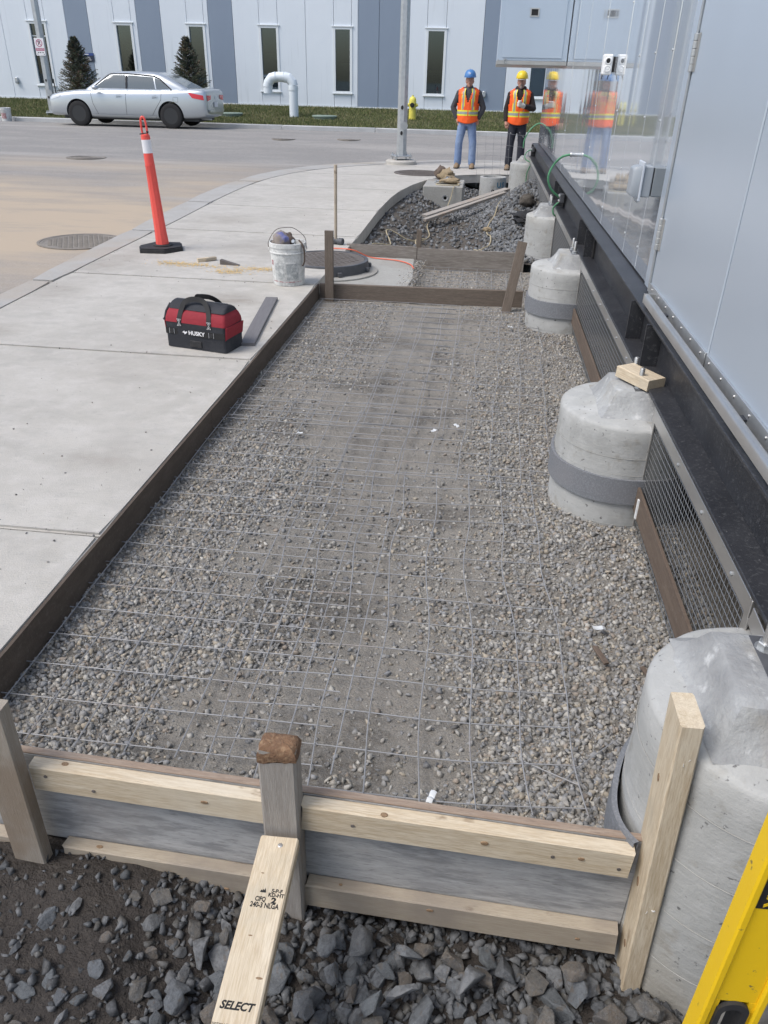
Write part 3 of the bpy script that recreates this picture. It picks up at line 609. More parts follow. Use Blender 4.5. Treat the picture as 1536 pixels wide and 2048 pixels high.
# ================================================================== PIERS
PL = ['nearest round concrete pier with a smeared grout cap beside the lumber post',
      'second round concrete pier with a wooden block on its grout cap',
      'third round concrete pier behind the dark cross board',
      'fourth round concrete pier at the edge of the stone pile',
      'farthest round concrete pier at the corner of the clad building']
for k, (px, py, zb) in enumerate(PIERS):
    p = thing('concrete_pier', PL[k], 'pier', (px, py, zb), group='concrete piers under the clad building'); h = .35 - zb; r_ = PR
    prof = [(r_, 0)] + [(r_ + .0012 * math.sin(i * 2.1), h * i / 10) for i in range(1, 10)] + [(r_, h - .018), (r_ - .006, h - .006), (r_ - .018, h), (r_ * .5, h + .012), (.02, h + .014)]
    n = 72; rings = []
    for rr, z in prof:
        ring = []
        for j in range(n):
            a = 2 * math.pi * j / n; w = 1 + .006 * noise.noise((math.cos(a) * 1.5, math.sin(a) * 1.5, z * 2 + k * 7)); ring.append((rr * w * math.cos(a), rr * w * math.sin(a), z + (.004 * noise.noise((math.cos(a) * 3, math.sin(a) * 3, k)) if z > h - .03 else 0)))
        rings.append(ring)
    MB().loft(rings).build('shaft', 'pier_concrete', p, smooth=40)
    # form seams left by the spiral tube, a fine raised line
    for q in range(4):
        z0 = h * (.30 + .19 * q)
        if q == 3: z0 = h - .13
        MB().tube([((r_ + .0008) * math.cos(a), (r_ + .0008) * math.sin(a), z0 + .010 * math.sin(a + k)) for a in np.linspace(0, 6.283, 61)[:-1]], .0011, 4, closed=True).build('form_seam', 'old_concrete', p, smooth=60)
    # grout pedestal under the base plate
    bx = .11; dx = .82 - px; nn = 48; rings = []
    for t, z in ((1.12, h + .002), (1.0, h + .014), (.90, h + .032), (.80, h + .058), (.72, h + .082), (.66, h + .10), (.60, h + .105)):
        ring = []
        for j in range(nn):
            a = 2 * math.pi * j / nn; c, s = math.cos(a), math.sin(a); q = 1 / max(abs(c), abs(s)); q = q * .8 + .2
            wob = 1 + (.09 * noise.noise((c * 1.7 + k * 3, s * 1.7, z * 5)) + .05 * noise.noise((c * 5 + k, s * 5, z * 9))) * (t > .65)
            ring.append((dx - .05 * (1 - t) + .21 * t * q * c * wob - .03, .20 * t * q * s * wob * (1.0), z))
        rings.append(ring)
    MB().loft(rings).build('grout_cap', 'grout', p, smooth=32)
    MB().box(dx - .10, dx + .12, -.12, .12, h + .1005, h + .1055 if False else h + .106, b=.001).build('base_plate', 'grey_iron', p)
    for sy in (-.075, .075):
        b_ = MB().lathe([(.011, 0), (.011, .085), (.009, .088)], 12, M=T(dx - .075, sy, h + .106)).build('anchor_bolt', 'stainless', p, smooth=40)
        MB().lathe([(.019, 0), (.019, .014), (.017, .016)], 6, M=T(dx - .075, sy, h + .108)).build('nut', 'galvanised', b_)
        MB().lathe([(.024, 0), (.024, .0018)], 16, M=T(dx - .075, sy, h + .1061)).build('washer', 'galvanised', b_)
    if k < 3:      # foam strip taped round at slab level
        z0, z1 = (-zb + .0, -zb + .118); rings = []
        out = .016
        for (rr, z) in ((r_ + .002, z0), (r_ + out, z0), (r_ + out, z1), (r_ + .002, z1)):
            ring = []
            for j in range(64):
                a = 2 * math.pi * j / 64; pe = 0.0; dz = 0
                if k == 0: a = 1.5 + 2.13 * j / 63; pe = .030 * math.exp(-((a - 3.45) / .35) ** 2); dz = -.10
                ring.append(((rr + pe) * math.cos(a), (rr + pe) * math.sin(a), z + dz + .004 * math.sin(3 * a) + .005 * noise.noise((math.cos(a) * 2.5, math.sin(a) * 2.5, z * 3 + k))))
            rings.append(ring)
        rings.append(rings[0]); MB().loft(rings, caps=False, closed=(k > 0)).build('foam_band', 'foam_band', p, smooth=40)
wb = board('wood_block', (.695, 3.38, .492), (.805, 3.22, .485), .10, .05, 'new_lumber'); tag(wb, 'short pale offcut of lumber resting on the second pier', 'wood block')

# ================================================================== GRILLES
def grille(y0, y1, label, boardlabel=None, bent=False):
    t = thing('wire_grille', label, 'grille', (.79, y0, -.17)); L = y1 - y0; zt = .615
    MB().box(-.012, .010, 0, L, zt - .055, zt, b=.0015).build('top_angle', 'stainless', t)
    MB().box(-.0155, .02, .01, L - .01, zt + .0005, zt + .006, b=.001).build('top_lip', 'stainless', t)
    for y in (0, L - .035): MB().box(-.010, -.004, y, y + .035, 0, zt - .0555, b=.001).build('end_bar', 'stainless', t)
    w = MB(); p = .028; r_ = .0015
    for i in range(int(L / p)):
        y = .01 + i * p; w.tube([(.002, y, 0), (.002, y, zt - .05)], r_, 4, cap=False)
    for i in range(int(zt / p)):
        z = .008 + i * p; w.tube([(-.0005, 0, z), (-.0005, L, z)], r_, 4, cap=False)
    tag(w.build('wire_mesh', 'grille_wire', t, smooth=60), kind='stuff')
    for i in range(int(L / .35)): MB().lathe([(.007, 0), (.007, .004), (.003, .006)], 8, M=T(-.0125, .17 + i * .35, zt - .028) @ RY(-90)).build('screw', 'galvanised', t)
    if boardlabel:
        o = board('expansion_board', (.772, y0 - .02, .035), (.772, y1 + .03, .035), .012, .115, 'brown_board', None, b=.001); tag(o, boardlabel, 'board')
grille(1.70, 3.06, 'wire grille between the two nearest piers', 'brown fibre board standing against the nearest wire grille')
grille(3.62, 6.05, 'long wire grille between the second and third piers', 'brown fibre board standing against the long wire grille')
grille(6.62, 8.70, 'wire grille between the third and fourth piers')
grille(9.30, 14.88, 'far wire grille behind the stone pile')
mb = thing('bent_flashing', 'bent strip of bare metal hanging off the grille beside the nearest pier', 'metal strip', (.78, 1.68, .44))
MB().box(-.004, .0, -.36, 0, -.055, 0, b=.001).build('strip', 'stainless', mb); mb.rotation_euler = (R(9), 0, R(3))
MB().box(.0005, .045, -.02, 0, -.004, -.001).build('tab', 'stainless', mb)
o = MB().box(0, .006, 0, .018, 0, .09).build('white_sticker', 'white_plastic'); o.location = (.759, 2.93, -.02); tag(o, 'narrow white sticker on the brown fibre board', 'sticker')

# ================================================================== FORMWORK
fbd = thing('slab_edge_board', 'dark fibre board lining the cut pavement edge along the gravel bed', 'form board', (-1.395, 1.34, -.14))
ycut = [1.34, 3.75, 6.79]
for a, b in zip(ycut[:-1], ycut[1:]):
    rings = []
    for i in range(13):
        y = a + .002 + (b - a - .004) * i / 12 - 1.34; wv = .004 * noise.noise((y * 1.5, 3, 0)); tp = .136 + .004 * noise.noise((y * 4, 0, 0))
        rings.append([(-.006 + wv, y, -.03), (.007 + wv, y, -.03), (.007 + wv, y, tp), (-.006 + wv, y, tp)])
    MB().loft(rings).build('board_length', 'fibre_board', fbd)
ff = thing('front_form', 'front formwork of weathered plywood with two lumber rails', 'formwork', (0, 0, 0))
def fy(x): return 1.338 - .0315 * (x + 1.117)
y_a, y_b = fy(-1.40), fy(.52)
o = board('plywood_panel', (-1.35, fy(-1.35), -.168), (.515, fy(.515), -.168), .018, .335, 'old_plywood', ff, b=.001)
o = board('plywood_edge', (-1.35, fy(-1.35) + .001, .0035), (.515, fy(.515) + .001, .0035), .021, .007, 'ply_edge', ff, b=.002)
def rail_(x0, x1, z, mt, t=.091): return board('rail', (x0, fy(x0) - .0295, z), (x1, fy(x1) - .0295, z), .039, t, mt, ff, b=.004, ragged=.004)
def knots(o, L, w, t, n, seed, top=True):
    r_ = random.Random(seed)
    for i in range(n):
        x = L * (i + r_.uniform(.2, .8)) / n; q = r_.uniform(.004, .009)
        if top and i % 3 == 0: M = T(x, r_.uniform(-.25, .25) * w, t / 2 + .0022)
        else: M = T(x, -w / 2 - .0022, r_.uniform(-.3, .3) * t) @ RX(90)
        MB().lathe([(q, -.004), (q * .9, .0), (q * .3, .0003)], 14, M=M @ Matrix.Diagonal((r_.uniform(1.1, 1.9), .8, 1, 1))).build('knot', 'knot', o, smooth=40)
knots(rail_(-1.072, -.428, -.047, 'new_lumber'), .644, .039, .091, 2, 1); knots(rail_(-.332, .488, -.047, 'new_lumber'), .82, .039, .091, 3, 2)
knots(rail_(-1.04, -.430, -.365, 'used_lumber'), .61, .039, .091, 2, 3); knots(rail_(-.330, .505, -.365, 'used_lumber'), .83, .039, .091, 3, 4)
rail_(-1.60, -1.165, -.36, 'used_lumber')
for x, z in ((-1.03, -.03), (.46, -.06), (.3, -.05), (-.9, -.06), (-.2, -.045)): MB().lathe([(.005, 0), (.005, .002)], 10, M=T(x, fy(x) - .049, z) @ RX(90)).build('screw_head', 'cast_iron', ff)
pm = board('form_post', (-.380, 1.268, -.56), (-.380, 1.266, .205), .094, .060, 'grey_lumber', None, up=(0, -1, 0), b=.006, ragged=.012); tag(pm, 'weathered grey middle post with a battered brown top in the front form', 'post')
rg = []
for x, q in ((-.026, 1.008), (-.020, 1.03), (-.010, 1.035), (.000, 1.0), (.008, .90), (.012, .72), (.013, .4)):
    ring = []
    for j in range(32):
        a = 2 * math.pi * j / 32; c, s = math.cos(a), math.sin(a); kx = 1 / max(abs(c), abs(s)); kx = kx * .72 + .28 if x > -.005 else kx * .97 + .03
        w_ = 1 + .05 * noise.noise((c * 2, s * 2, x * 30)); jag = (.018 * noise.noise((c * 3.1, s * 3.1, 2)) - .012 * max(0, c) ) if x < -.012 else .006 * noise.noise((c * 4, s * 4, 7))
        ring.append((x + jag, .0475 * kx * c * q * w_, .0305 * kx * s * q * w_))
    rg.append(ring)
MB().loft(rg).build('battered_top', 'end_grain', pm, smooth=45, M=T(.769, 0, 0))
pl_ = board('form_post', (-1.118, 1.262, -.55), (-1.118, 1.268, .235), .092, .042, 'worn_lumber', None, up=(0, -1, 0), b=.004); tag(pl_, 'used lumber post at the left end of the front form', 'post')
pr_ = board('form_post', (.556, 1.235, -.56), (.518, 1.262, .452), .104, .050, 'new_lumber', None, up=(1, 0, 0), b=.004, ragged=.004); tag(pr_, 'tall pale lumber post at the right end of the front form', 'post')
fz = MB()
for (x, y, z) in ((.42, .046, .0), (.62, -.046, .0), (.93, -.046, .012), (.9, .047, .0), (.70, -.046, -.01)):
    for i in range(5):
        a = Vector((x, y, z)); d = Vector((random.uniform(-.02, .02), math.copysign(random.uniform(.004, .016), y), random.uniform(-.012, .012))); fz.tube([a, a + d * .6, a + d + Vector((.006, 0, 0))], .0006, 4)
fz.build('wood_splinters', 'white_plastic', pr_)
# brace with mill stamp
br = board('lumber_brace', (-.372, .10, -.215), (-.378, 1.218, -.083), .097, .039, 'new_lumber', None, b=.004, ragged=.002); tag(br, 'pale stamped lumber brace propped against the middle form post', 'brace')
def stamp(txt, s_along, across, size, sx=1.0, **k):
    # along: distance from the top end; text reads across the board
    L = 1.126; M = T(L - s_along, -across, .0199) @ RZ(-90)
    return text_obj(txt, size, 'mat_text', br, M, 'mill_stamp', ext=.0001, sx=sx, **k)
stamp('240-3 NLGA', .172, .003, .0165, .78, bold=.0006); stamp('CIFQ', .158, -.010, .0150, .75, bold=.0006); stamp('2', .159, .022, .018, 1.3, bold=.001)
stamp('KD-HT', .146, .025, .0125, 1.0, bold=.0005); stamp('S-P-F', .136, .025, .0125, 1.0, bold=.0005)
lg = MB().prism([(-.007, -.004), (.007, -.004), (.007, -.001), (.004, .007), (.002, .001), (0, .005), (-.002, .0), (-.004, .003), (-.0065, -.001)], 0, .0002)
lg.build('mill_stamp', 'mat_text', br, M=T(1.126 - .138, .008, .0199) @ RZ(-90))
stamp('SELECT', .385, -.004, .022, 1.0, shear=.25, bold=.0009)
for i, tx in enumerate(('2307396440 633 138 19302', '106317 0700096 1109168', '09607 096 11 001011+14+00')): stamp(tx, .422 + i * .0085, -.006, .0082, .9, bold=.0001)
MB().lathe([(.005, 0), (.006, .001), (.0035, .0016)], 12, M=T(1.126 - .022, -.006, .0196)).build('screw_head', 'stainless', br)
for x, y, q in ((.80, -.03, .004), (.885, .012, .0025), (1.03, .02, .002)): MB().lathe([(q, -.004), (q * .9, .0008), (q * .3, .0012)], 12, M=T(x, y, .0195) @ Matrix.Diagonal((.7, 2.2, 1, 1))).build('knot', 'knot', br, smooth=40)
for x, z, q in ((.46, .004, .010), (.80, -.01, .008), (.22, .008, .009)): MB().lathe([(q, -.004), (q * .9, .0008), (q * .3, .0012)], 14, M=T(x, z, .0252) @ Matrix.Diagonal((1.6, .9, 1, 1))).build('knot', 'knot', pr_, smooth=40) if False else MB().lathe([(q, -.004), (q * .9, .0008), (q * .3, .0012)], 14, M=T(x, z, -.0252) @ RX(180) @ Matrix.Diagonal((1.6, .9, 1, 1))).build('knot', 'knot', pr_, smooth=40)
# cross boards and stakes further back
cb = board('cross_board', (-1.385, 6.80, -.075), (.425, 6.90, -.075), .038, .145, 'dark_stake', None, b=.004); tag(cb, 'dark weathered plank set on edge across the gravel bed', 'form board')
pp = thing('cross_plywood', 'grey plywood form panel set across between gravel bed and pit', 'form board', (0, 0, 0))
board('panel', (-1.435, 8.60, -.06), (-.662, 8.575, -.06), .018, .16, 'cross_ply', pp, b=.001); board('panel', (-.655, 8.57, -.095), (.50, 8.555, -.095), .018, .215, 'cross_ply', pp, b=.001)
s1 = board('wood_stake', (-1.285, 6.745, -.30), (-1.28, 6.735, .46), .074, .036, 'dark_stake', None, up=(0, -1, 0)); tag(s1, 'upright dark wooden stake at the left end of the cross plank', 'stake')
s2 = board('wood_stake', (.268, 6.62, -.20), (.368, 6.76, .435), .078, .04, 'dark_stake', None, up=(0, -1, 0)); tag(s2, 'leaning brown wooden stake near the third pier', 'stake')
s3 = board('wood_stake', (-.655, 8.625, -.5), (-.645, 8.62, .19), .055, .035, 'dark_stake', None, up=(0, -1, 0)); tag(s3, 'short stake standing behind the plywood panel in the pit', 'stake')

# ================================================================== WELDED WIRE MESH
def wire_sheet(label, x0, x1, y0, y1, z, yaw=0.0, kink=0.0, skip=None, tail=.03):
    t = thing('wire_mesh_sheet', label, 'wire mesh', (x0, y0, z), group='welded wire mesh sheets in the gravel bed'); p = .152; r_ = .0022
    cx, sx_ = math.cos(yaw), math.sin(yaw); sd_ = random.random() * 90
    def pt(u, w, dz=0):
        x = u + kink * noise.noise((u * 1.2 + sd_, w * 2.0, 0)) ; y = w + kink * .5 * noise.noise((u * 2, w * 1.2 + sd_, 5)); 
        X, Y = x * cx - y * sx_, x * sx_ + y * cx
        zz = dz + .007 * noise.noise((u * 1.3 + sd_, w * 1.3, 9))
        gx, gy = x0 + X, y0 + Y
        lift = .008 * sstep(.2, .7, gx)
        return (X, Y, zz + lift)
    nu = int(round((x1 - x0) / p)); nw = int(round((y1 - y0) / p))
    for i in range(nu + 1):
        a, b = 0, nw * p
        if skip: a, b = skip(i * p, a, b)
        if b - a < .1: continue
        q = [pt(i * p, w, .0038) for w in np.arange(a - tail, b + tail, .038 if kink else .076)]
        MB().tube(q, r_, 5).build('long_wire', 'wire_steel', t, smooth=70)
    for j in range(nw + 1):
        a, b = -tail, nu * p + tail
        q = [pt(u, j * p) for u in np.arange(a, b, .038 if kink else .076)]
        MB().tube(q, r_, 5).build('cross_wire', 'wire_steel', t, smooth=70)
    return t
wire_sheet('straight wire mesh sheet along the pavement edge nearest the front form', -1.36, -.32, 1.494, 4.23, -.114, yaw=.004)
wire_sheet('slightly bent wire mesh sheet curving past the two nearest piers', -.655, .40, 1.40, 3.38, -.108, yaw=.035, kink=.045)
wire_sheet('straight wire mesh sheet along the pavement edge near the tool bag', -1.33, -.15, 3.96, 6.69, -.108, yaw=.0)
wire_sheet('wire mesh sheet on the gravel between second and third piers', -.62, .42, 3.36, 6.55, -.100, yaw=-.03, kink=.03)
wire_sheet('small wire mesh sheet between the two cross boards', -.60, .42, 6.98, 8.45, -.165)
ups = thing('upright_mesh', 'bent wire mesh sheet standing upright by the farthest pier', 'wire mesh', (-.12, 16.25, -.2))
for i in range(7): MB().tube([(i * .152 * .98 - .05 + .03 * (1 - k), .03 * k, .95 * k) for k in (0, .5, 1)], .0022, 5).build('long_wire', 'wire_steel', ups, smooth=70)
for j in range(4): MB().tube([(-.08 + u, .03 * (.18 + j * .25), .34 + j * .2 + .02 * math.sin(u * 5)) for u in np.linspace(0, 1.05, 7)], .0022, 5).build('cross_wire', 'wire_steel', ups, smooth=70)
# offcuts of wire and white tags lying on the bed
for k, (a, b, c, lb) in enumerate([((.24, 1.60), (.405, 1.525), None, 'short wire offcut lying flat nearest the front form corner'), ((.325, 1.50), (.41, 1.60), (.515, 1.70), 'wire offcut lying crosswise near the nearest pier')]):
    q = [(*a, -.112), (*b, -.108)] + ([(*c, -.105)] if c else []); o = MB().tube([(x - a[0], y - a[1], z + .12) for x, y, z in q], .002, 5).build('wire_offcut', 'wire_steel', smooth=60); o.location = (a[0], a[1], -.12); tag(o, lb, 'wire')
for k, (x, y, s, lb) in enumerate([(-.893, 3.759, .022, 'small white plastic tag left of centre on the mesh'), (-.163, 3.913, .03, 'crumpled white plastic tag in the middle of the mesh'), (-.038, 4.005, .03, 'curled white plastic tag right of the crumpled one on the mesh'), (.541, 2.244, .03, 'white plastic tag lying on stones beside the nearest wire grille'), (-.008, 1.424, .025, 'white paper tag on the mesh at the front form edge'), (.305, 6.08, .03, 'white plastic tag near the leaning brown stake')]):
    vs = []; 
    for i in range(5):
        for j in range(3): vs.append(((i - 2) / 2 * s * .8, (j - 1) * s * .35, .006 + .010 * abs(math.sin(i * 1.3 + k)) + .003 * ((j + k) % 2)))
    fs = [(i * 3 + j, (i + 1) * 3 + j, (i + 1) * 3 + j + 1, i * 3 + j + 1) for i in range(4) for j in range(2)]
    mbx = MB().add(vs, fs).add([(a, b, c - .0012) for a, b, c in vs], [q[::-1] for q in fs]); o = mbx.build('plastic_tag', 'tag_plastic', smooth=40); o.location = (x, y, -.112); o.rotation_euler = (0, 0, k * 1.1); tag(o, lb, 'tag')
for k, (x, y, l, w, lb) in enumerate([(.515, 2.14, .085, .02, 'dark bark strip beside the white tag near the nearest grille'), (.66, 2.06, .05, .016, 'small dark bark chip against the nearest pier')]):
    o = board('bark_strip', (x, y, -.105), (x + l * .3, y - l, -.10), w, .01, 'brown_board', None, b=.002, ragged=.006); tag(o, lb, 'bark')
# ================================================================== THINGS ON THE PAVEMENT
mat('bag_black', (.018, .020, .026), .8, layers=[(9, .45, .7, (.05, .052, .06), .6)], bumps=[(300, .0012), (8, .006)])
mat('bag_red', (.27, .018, .03), .8, layers=[(6, .45, .7, (.19, .012, .02), .6)], bumps=[(300, .0012), (9, .008)])
bag = thing('tool_bag', 'black and red canvas tool bag with white lettering on the pavement', 'tool bag', (-1.785, 4.865, 0), R(-13))
def rrect(w, d, z, r_, y0=0, n=4):
    o = []
    for cx, cy, a0 in ((w / 2 - r_, -d / 2 + r_, -90), (w / 2 - r_, d / 2 - r_, 0), (-w / 2 + r_, d / 2 - r_, 90), (-w / 2 + r_, -d / 2 + r_, 180)):
        for i in range(n + 1):
            a = R(a0 + 90 * i / n); o.append((cx + r_ * math.cos(a), y0 + cy + r_ * math.sin(a), z))
    return o
def sag(ring, k): return [(x + .006 * noise.noise((x * 9, y * 9, z * 9 + k)), y + .006 * noise.noise((x * 9, y * 9 + 5, z * 9 + k)), z + (.004 * noise.noise((x * 7, y * 7, k)) if z > .02 else 0)) for x, y, z in ring]
MB().loft([sag(rrect(.455, .235, z, .022), 1) for z in (.004, .03, .07, .11, .15, .172)]).build('base', 'bag_black', bag, smooth=50)
for s in (1, -1):                                                  # red end gussets
    MB().loft([sag([(s * x, y, z) for x, y, z in ((.222, -.112, .085), (.2305, -.112, .171), (.2305, .112, .171), (.222, .112, .085))], 1), sag([(s * x, y, z) for x, y, z in ((.229, -.108, .095), (.237, -.108, .171), (.237, .108, .171), (.229, .108, .095))], 1)]).build('end_gusset', 'bag_red', bag)
MB().loft([sag(q, 2) for q in (rrect(.456, .233, .1725, .02), rrect(.452, .228, .20, .02), rrect(.44, .205, .23, .02), rrect(.425, .165, .252, .02))]).build('upper', 'bag_red', bag, smooth=50)
MB().loft([sag(q, 3) for q in (rrect(.428, .168, .2525, .02), rrect(.425, .125, .275, .02), rrect(.415, .08, .289, .02), rrect(.40, .03, .297, .01))]).build('zip_top', 'bag_black', bag, smooth=50)
zp = MB(); zp.box(-.19, .19, -.006, .006, .2975, .301); zp.build('zip', 'grey_iron', bag)
bd = MB().loft([[(x, -.1195 - .002 * math.sin(x * 20) , z) for z in (.092, .132)] + [(x, -.114, z) for z in (.132, .092)] for x in np.linspace(-.222, .222, 12)]).build('web_strap', 'black', bag)
mat('print_white', (.75, .75, .76), .6)
text_obj('HUSKY', .037, 'print_white', bd, T(.014, -.1225, .112) @ RX(90), 'lettering', ext=.0004, bold=.0012, sx=1.05)
lg = MB().prism([(-.017, 0), (-.004, .010), (-.004, .004), (.006, .004), (.010, .009), (.012, .002), (.006, -.004), (-.004, -.010), (-.006, -.003)], 0, .0008).build('logo_mark', 'print_white', bd, M=T(-.072, -.1225, .112) @ RX(90) @ Matrix.Scale(1.3, 4))
for x in (-.175, .125):
    q = MB(); q.box(x - .014, x + .014, -.1245, -.1225, .097, .127, b=.0005); q.build('buckle', 'rubber', bd)
    w = MB()
    for a, b in (((x - .018, .095), (x - .018, .130)), ((x + .018, .095), (x + .018, .130))): w.tube([(a[0], -.1228, a[1]), (b[0], -.1228, b[1])], .0012, 4)
    tag(w.build('stitching', 'print_white', bd), kind='stuff')
MB().box(-.045, .045, -.1225, -.1165, .018, .062, b=.003).build('name_patch', 'rubber', bag)
for yy in (-1, 1):
    hp = [(-.115, yy * .119, .150), (-.112, yy * .115, .20), (-.105, yy * .095, .248), (-.085, yy * .075, .298), (-.04, yy * .055, .318 if yy < 0 else .312), (.03, yy * .05, .315), (.075, yy * .07, .290), (.10, yy * .093, .245), (.11, yy * .116, .195), (.113, yy * .120, .150)]
    hs = spline(hp, 5); rings = []
    for i, p in enumerate(hs):
        a = hs[max(i - 1, 0)]; b = hs[min(i + 1, len(hs) - 1)]; t = (b - a).normalized(); nrm = Vector((0, yy, .25)).normalized(); s_ = t.cross(nrm).normalized()
        rings.append([p + s_ * .017 + nrm * .002, p - s_ * .017 + nrm * .002, p - s_ * .017 - nrm * .002, p + s_ * .017 - nrm * .002])
    h = MB().loft(rings).build('carry_handle', 'black', bag, smooth=40)
    if yy < 0:
        for x in (-.113, .112):
            st = MB()
            for a, b in (((-.014, .155), (.014, .195)), ((.014, .155), (-.014, .195)), ((-.015, .153), (.015, .153)), ((-.015, .197), (.015, .197))): st.tube([(x + a[0], -.1235, a[1]), (x + b[0], -.1215, b[1])], .0009, 4)
            for z in (.162, .19): st.ball((x, -.1235, z), (.004, .002, .004), 8, 4)
            tag(st.build('stitching', 'print_white', h), kind='stuff')
MB().box(.232, .262, -.03, .0, .150, .175, b=.004).build('strap_clip', 'rubber', bag, M=T(0, 0, 0) @ RY(-12))
MB().tube([(-.225, -.03, .27), (-.245, -.06, .22), (-.252, -.07, .18), (-.258, -.08, .165)], .010, 6).build('strap_end', 'bag_black', bag, smooth=50)
# grey composite plank
mat('composite_board', (.155, .15, .155), .75, layers=[(6, .4, .65, (.12, .115, .12), .6, GR), (50, .5, .7, (.21, .205, .21), .4, GR)], bumps=[(40, .0006, GR)])
o = board('grey_plank', (-1.505, 4.90, .011), (-1.655, 6.14, .011), .098, .022, 'composite_board', None, b=.002); tag(o, 'flat dark grey plank lying on the pavement beside the tool bag', 'plank')
# white bucket
mat('bucket_plastic', (.62, .63, .615), .6, layers=[(7, .42, .6, (.34, .35, .345), .7, (1, 1, .6)), (26, .5, .62, (.70, .70, .68), .7), (60, .55, .66, (.25, .25, .24), .5), (3, .6, .7, (.45, .40, .33), .5)], bumps=[(30, .001)])
bk = thing('plastic_pail', 'dirty white plastic pail full of rags standing on the pavement edge', 'bucket', (-1.648, 6.735, 0), R(20))
MB().lathe([(.132, 0), (.136, .004), (.150, .24), (.1505, .272), (.160, .273), (.160, .28), (.152, .282), (.153, .318), (.161, .32), (.161, .355), (.156, .358), (.150, .356), (.146, .25), (.130, .012), (.01, .01)], 48).build('body', 'bucket_plastic', bk, smooth=35)
mat('faded_print', (.33, .13, .14), .7, layers=[(40, .45, .6, (.6, .58, .56), .8)]); mat('grey_print', (.33, .35, .35), .7, layers=[(25, .45, .6, (.58, .59, .58), .9), (70, .5, .6, (.25, .26, .26), .6)])
def wrap(name, a0, a1, z0, z1, mt, par, r0=.133, r1=.1475):
    vs = []; fs = []; n = 14
    for i in range(n + 1):
        a = R(a0 + (a1 - a0) * i / n)
        for z in (z0, z1): q = r0 + (r1 - r0) * z / .24 + .0022; vs.append((q * math.cos(a), q * math.sin(a), z))
    fs = [(2 * i, 2 * i + 2, 2 * i + 3, 2 * i + 1) for i in range(n)]; return MB().add(vs, fs).build(name, mt, par, smooth=60)
wrap('printed_panel', -150, -112, .06, .20, 'grey_print', bk, .134, .149); wrap('printed_panel', -104, -60, .055, .195, 'grey_print', bk, .134, .149); wrap('printed_stripe', -165, -45, .035, .043, 'faded_print', bk, .134, .149); wrap('printed_diamond', -168, -156, .175, .215, 'faded_print', bk, .134, .149)
bl = spline([(-.162, 0, .30), (-.165, -.01, .36), (-.10, -.02, .455), (0, -.02, .475), (.07, -.015, .46), (.15, -.01, .39), (.163, 0, .30)], 6)
MB().tube(bl, .0028, 6).build('bail_handle', 'cast_iron', bk, smooth=60)
for x in (-.162, .162): MB().lathe([(.014, 0), (.014, .006)], 12, M=T(x, 0, .30) @ RY(90 if x > 0 else -90)).build('bail_ear', 'bucket_plastic', bk)
def lump(name, c, r_, mt, lab, cat, amp=.25, seed=0, seg=20, fr=2.2, label=True):
    bm = bmesh.new(); bmesh.ops.create_icosphere(bm, subdivisions=3, radius=1)
    for v_ in bm.verts:
        q = v_.co.copy(); d = 1 + amp * noise.noise(q * fr + Vector((seed, 0, 0))) + amp * .5 * noise.noise(q * fr * 2.6 + Vector((0, seed, 0))); v_.co = Vector((q.x * r_[0] * d, q.y * r_[1] * d, q.z * r_[2] * d))
    o = MB().bm(bm).build(name, mt, smooth=60); o.location = c
    if label: tag(o, lab, cat)
    return o
mat('rag_grey', (.27, .235, .21), .95, layers=[(8, .5, .6, (.10, .13, .38), .8), (20, .45, .65, (.19, .16, .14), .6)], bumps=[(30, .006)])
mat('leather', (.10, .072, .055), .75, layers=[(15, .45, .65, (.16, .12, .095), .6)], bumps=[(30, .003)])
lump('dirty_rag', (-1.70, 6.735, .345), (.085, .085, .095), 'rag_grey', 'bundled grey and blue rag in the white pail', 'rag', .3, 3)
lump('leather_pouch', (-1.645, 6.76, .352), (.055, .06, .075), 'leather', 'brown leather pouch poking out of the white pail', 'pouch', .3, 8)
o = thing('claw_hammer', 'small hammer hooked over the rim of the white pail', 'hammer', (-1.585, 6.70, .36)); MB().lathe([(.016, -.03), (.019, -.025), (.019, .02), (.013, .03)], 12, M=RX(70)).build('head', 'galvanised', o, smooth=40)
MB().tube([(0, 0, 0), (.02, -.03, -.05)], .011, 8).build('neck', 'galvanised', o, smooth=50)
o = MB().tube(spline([(0, 0, .05), (.035, -.01, .02), (.05, -.01, -.04), (.048, -.01, -.12), (.03, -.01, -.16)], 5), [.007] * 20 + [.004], 6).build('leather_strap', 'leather', smooth=60); o.location = (-1.535, 6.68, .33); o.scale = (1, 2, 1); tag(o, 'brown leather strap hanging over the side of the white pail', 'strap')
# sledgehammer on its head
sl_ = thing('sledgehammer', 'sledgehammer standing on its head with the handle upright', 'sledgehammer', (-1.565, 8.62, 0))
MB().lathe([(.030, -.07), (.036, -.064), (.036, -.02), (.029, -.012), (.029, .012), (.036, .02), (.036, .064), (.030, .07)], 16, M=T(0.02, 0, .036) @ RZ(-20) @ RY(90)).build('head', 'grey_iron', sl_, smooth=30)
MB().lathe([(.017, .05), (.016, .3), (.0165, .6), (.018, .80), (.016, .805)], 12, M=T(0, 0, 0) @ RY(.4)).build('handle', 'used_lumber', sl_, smooth=40)
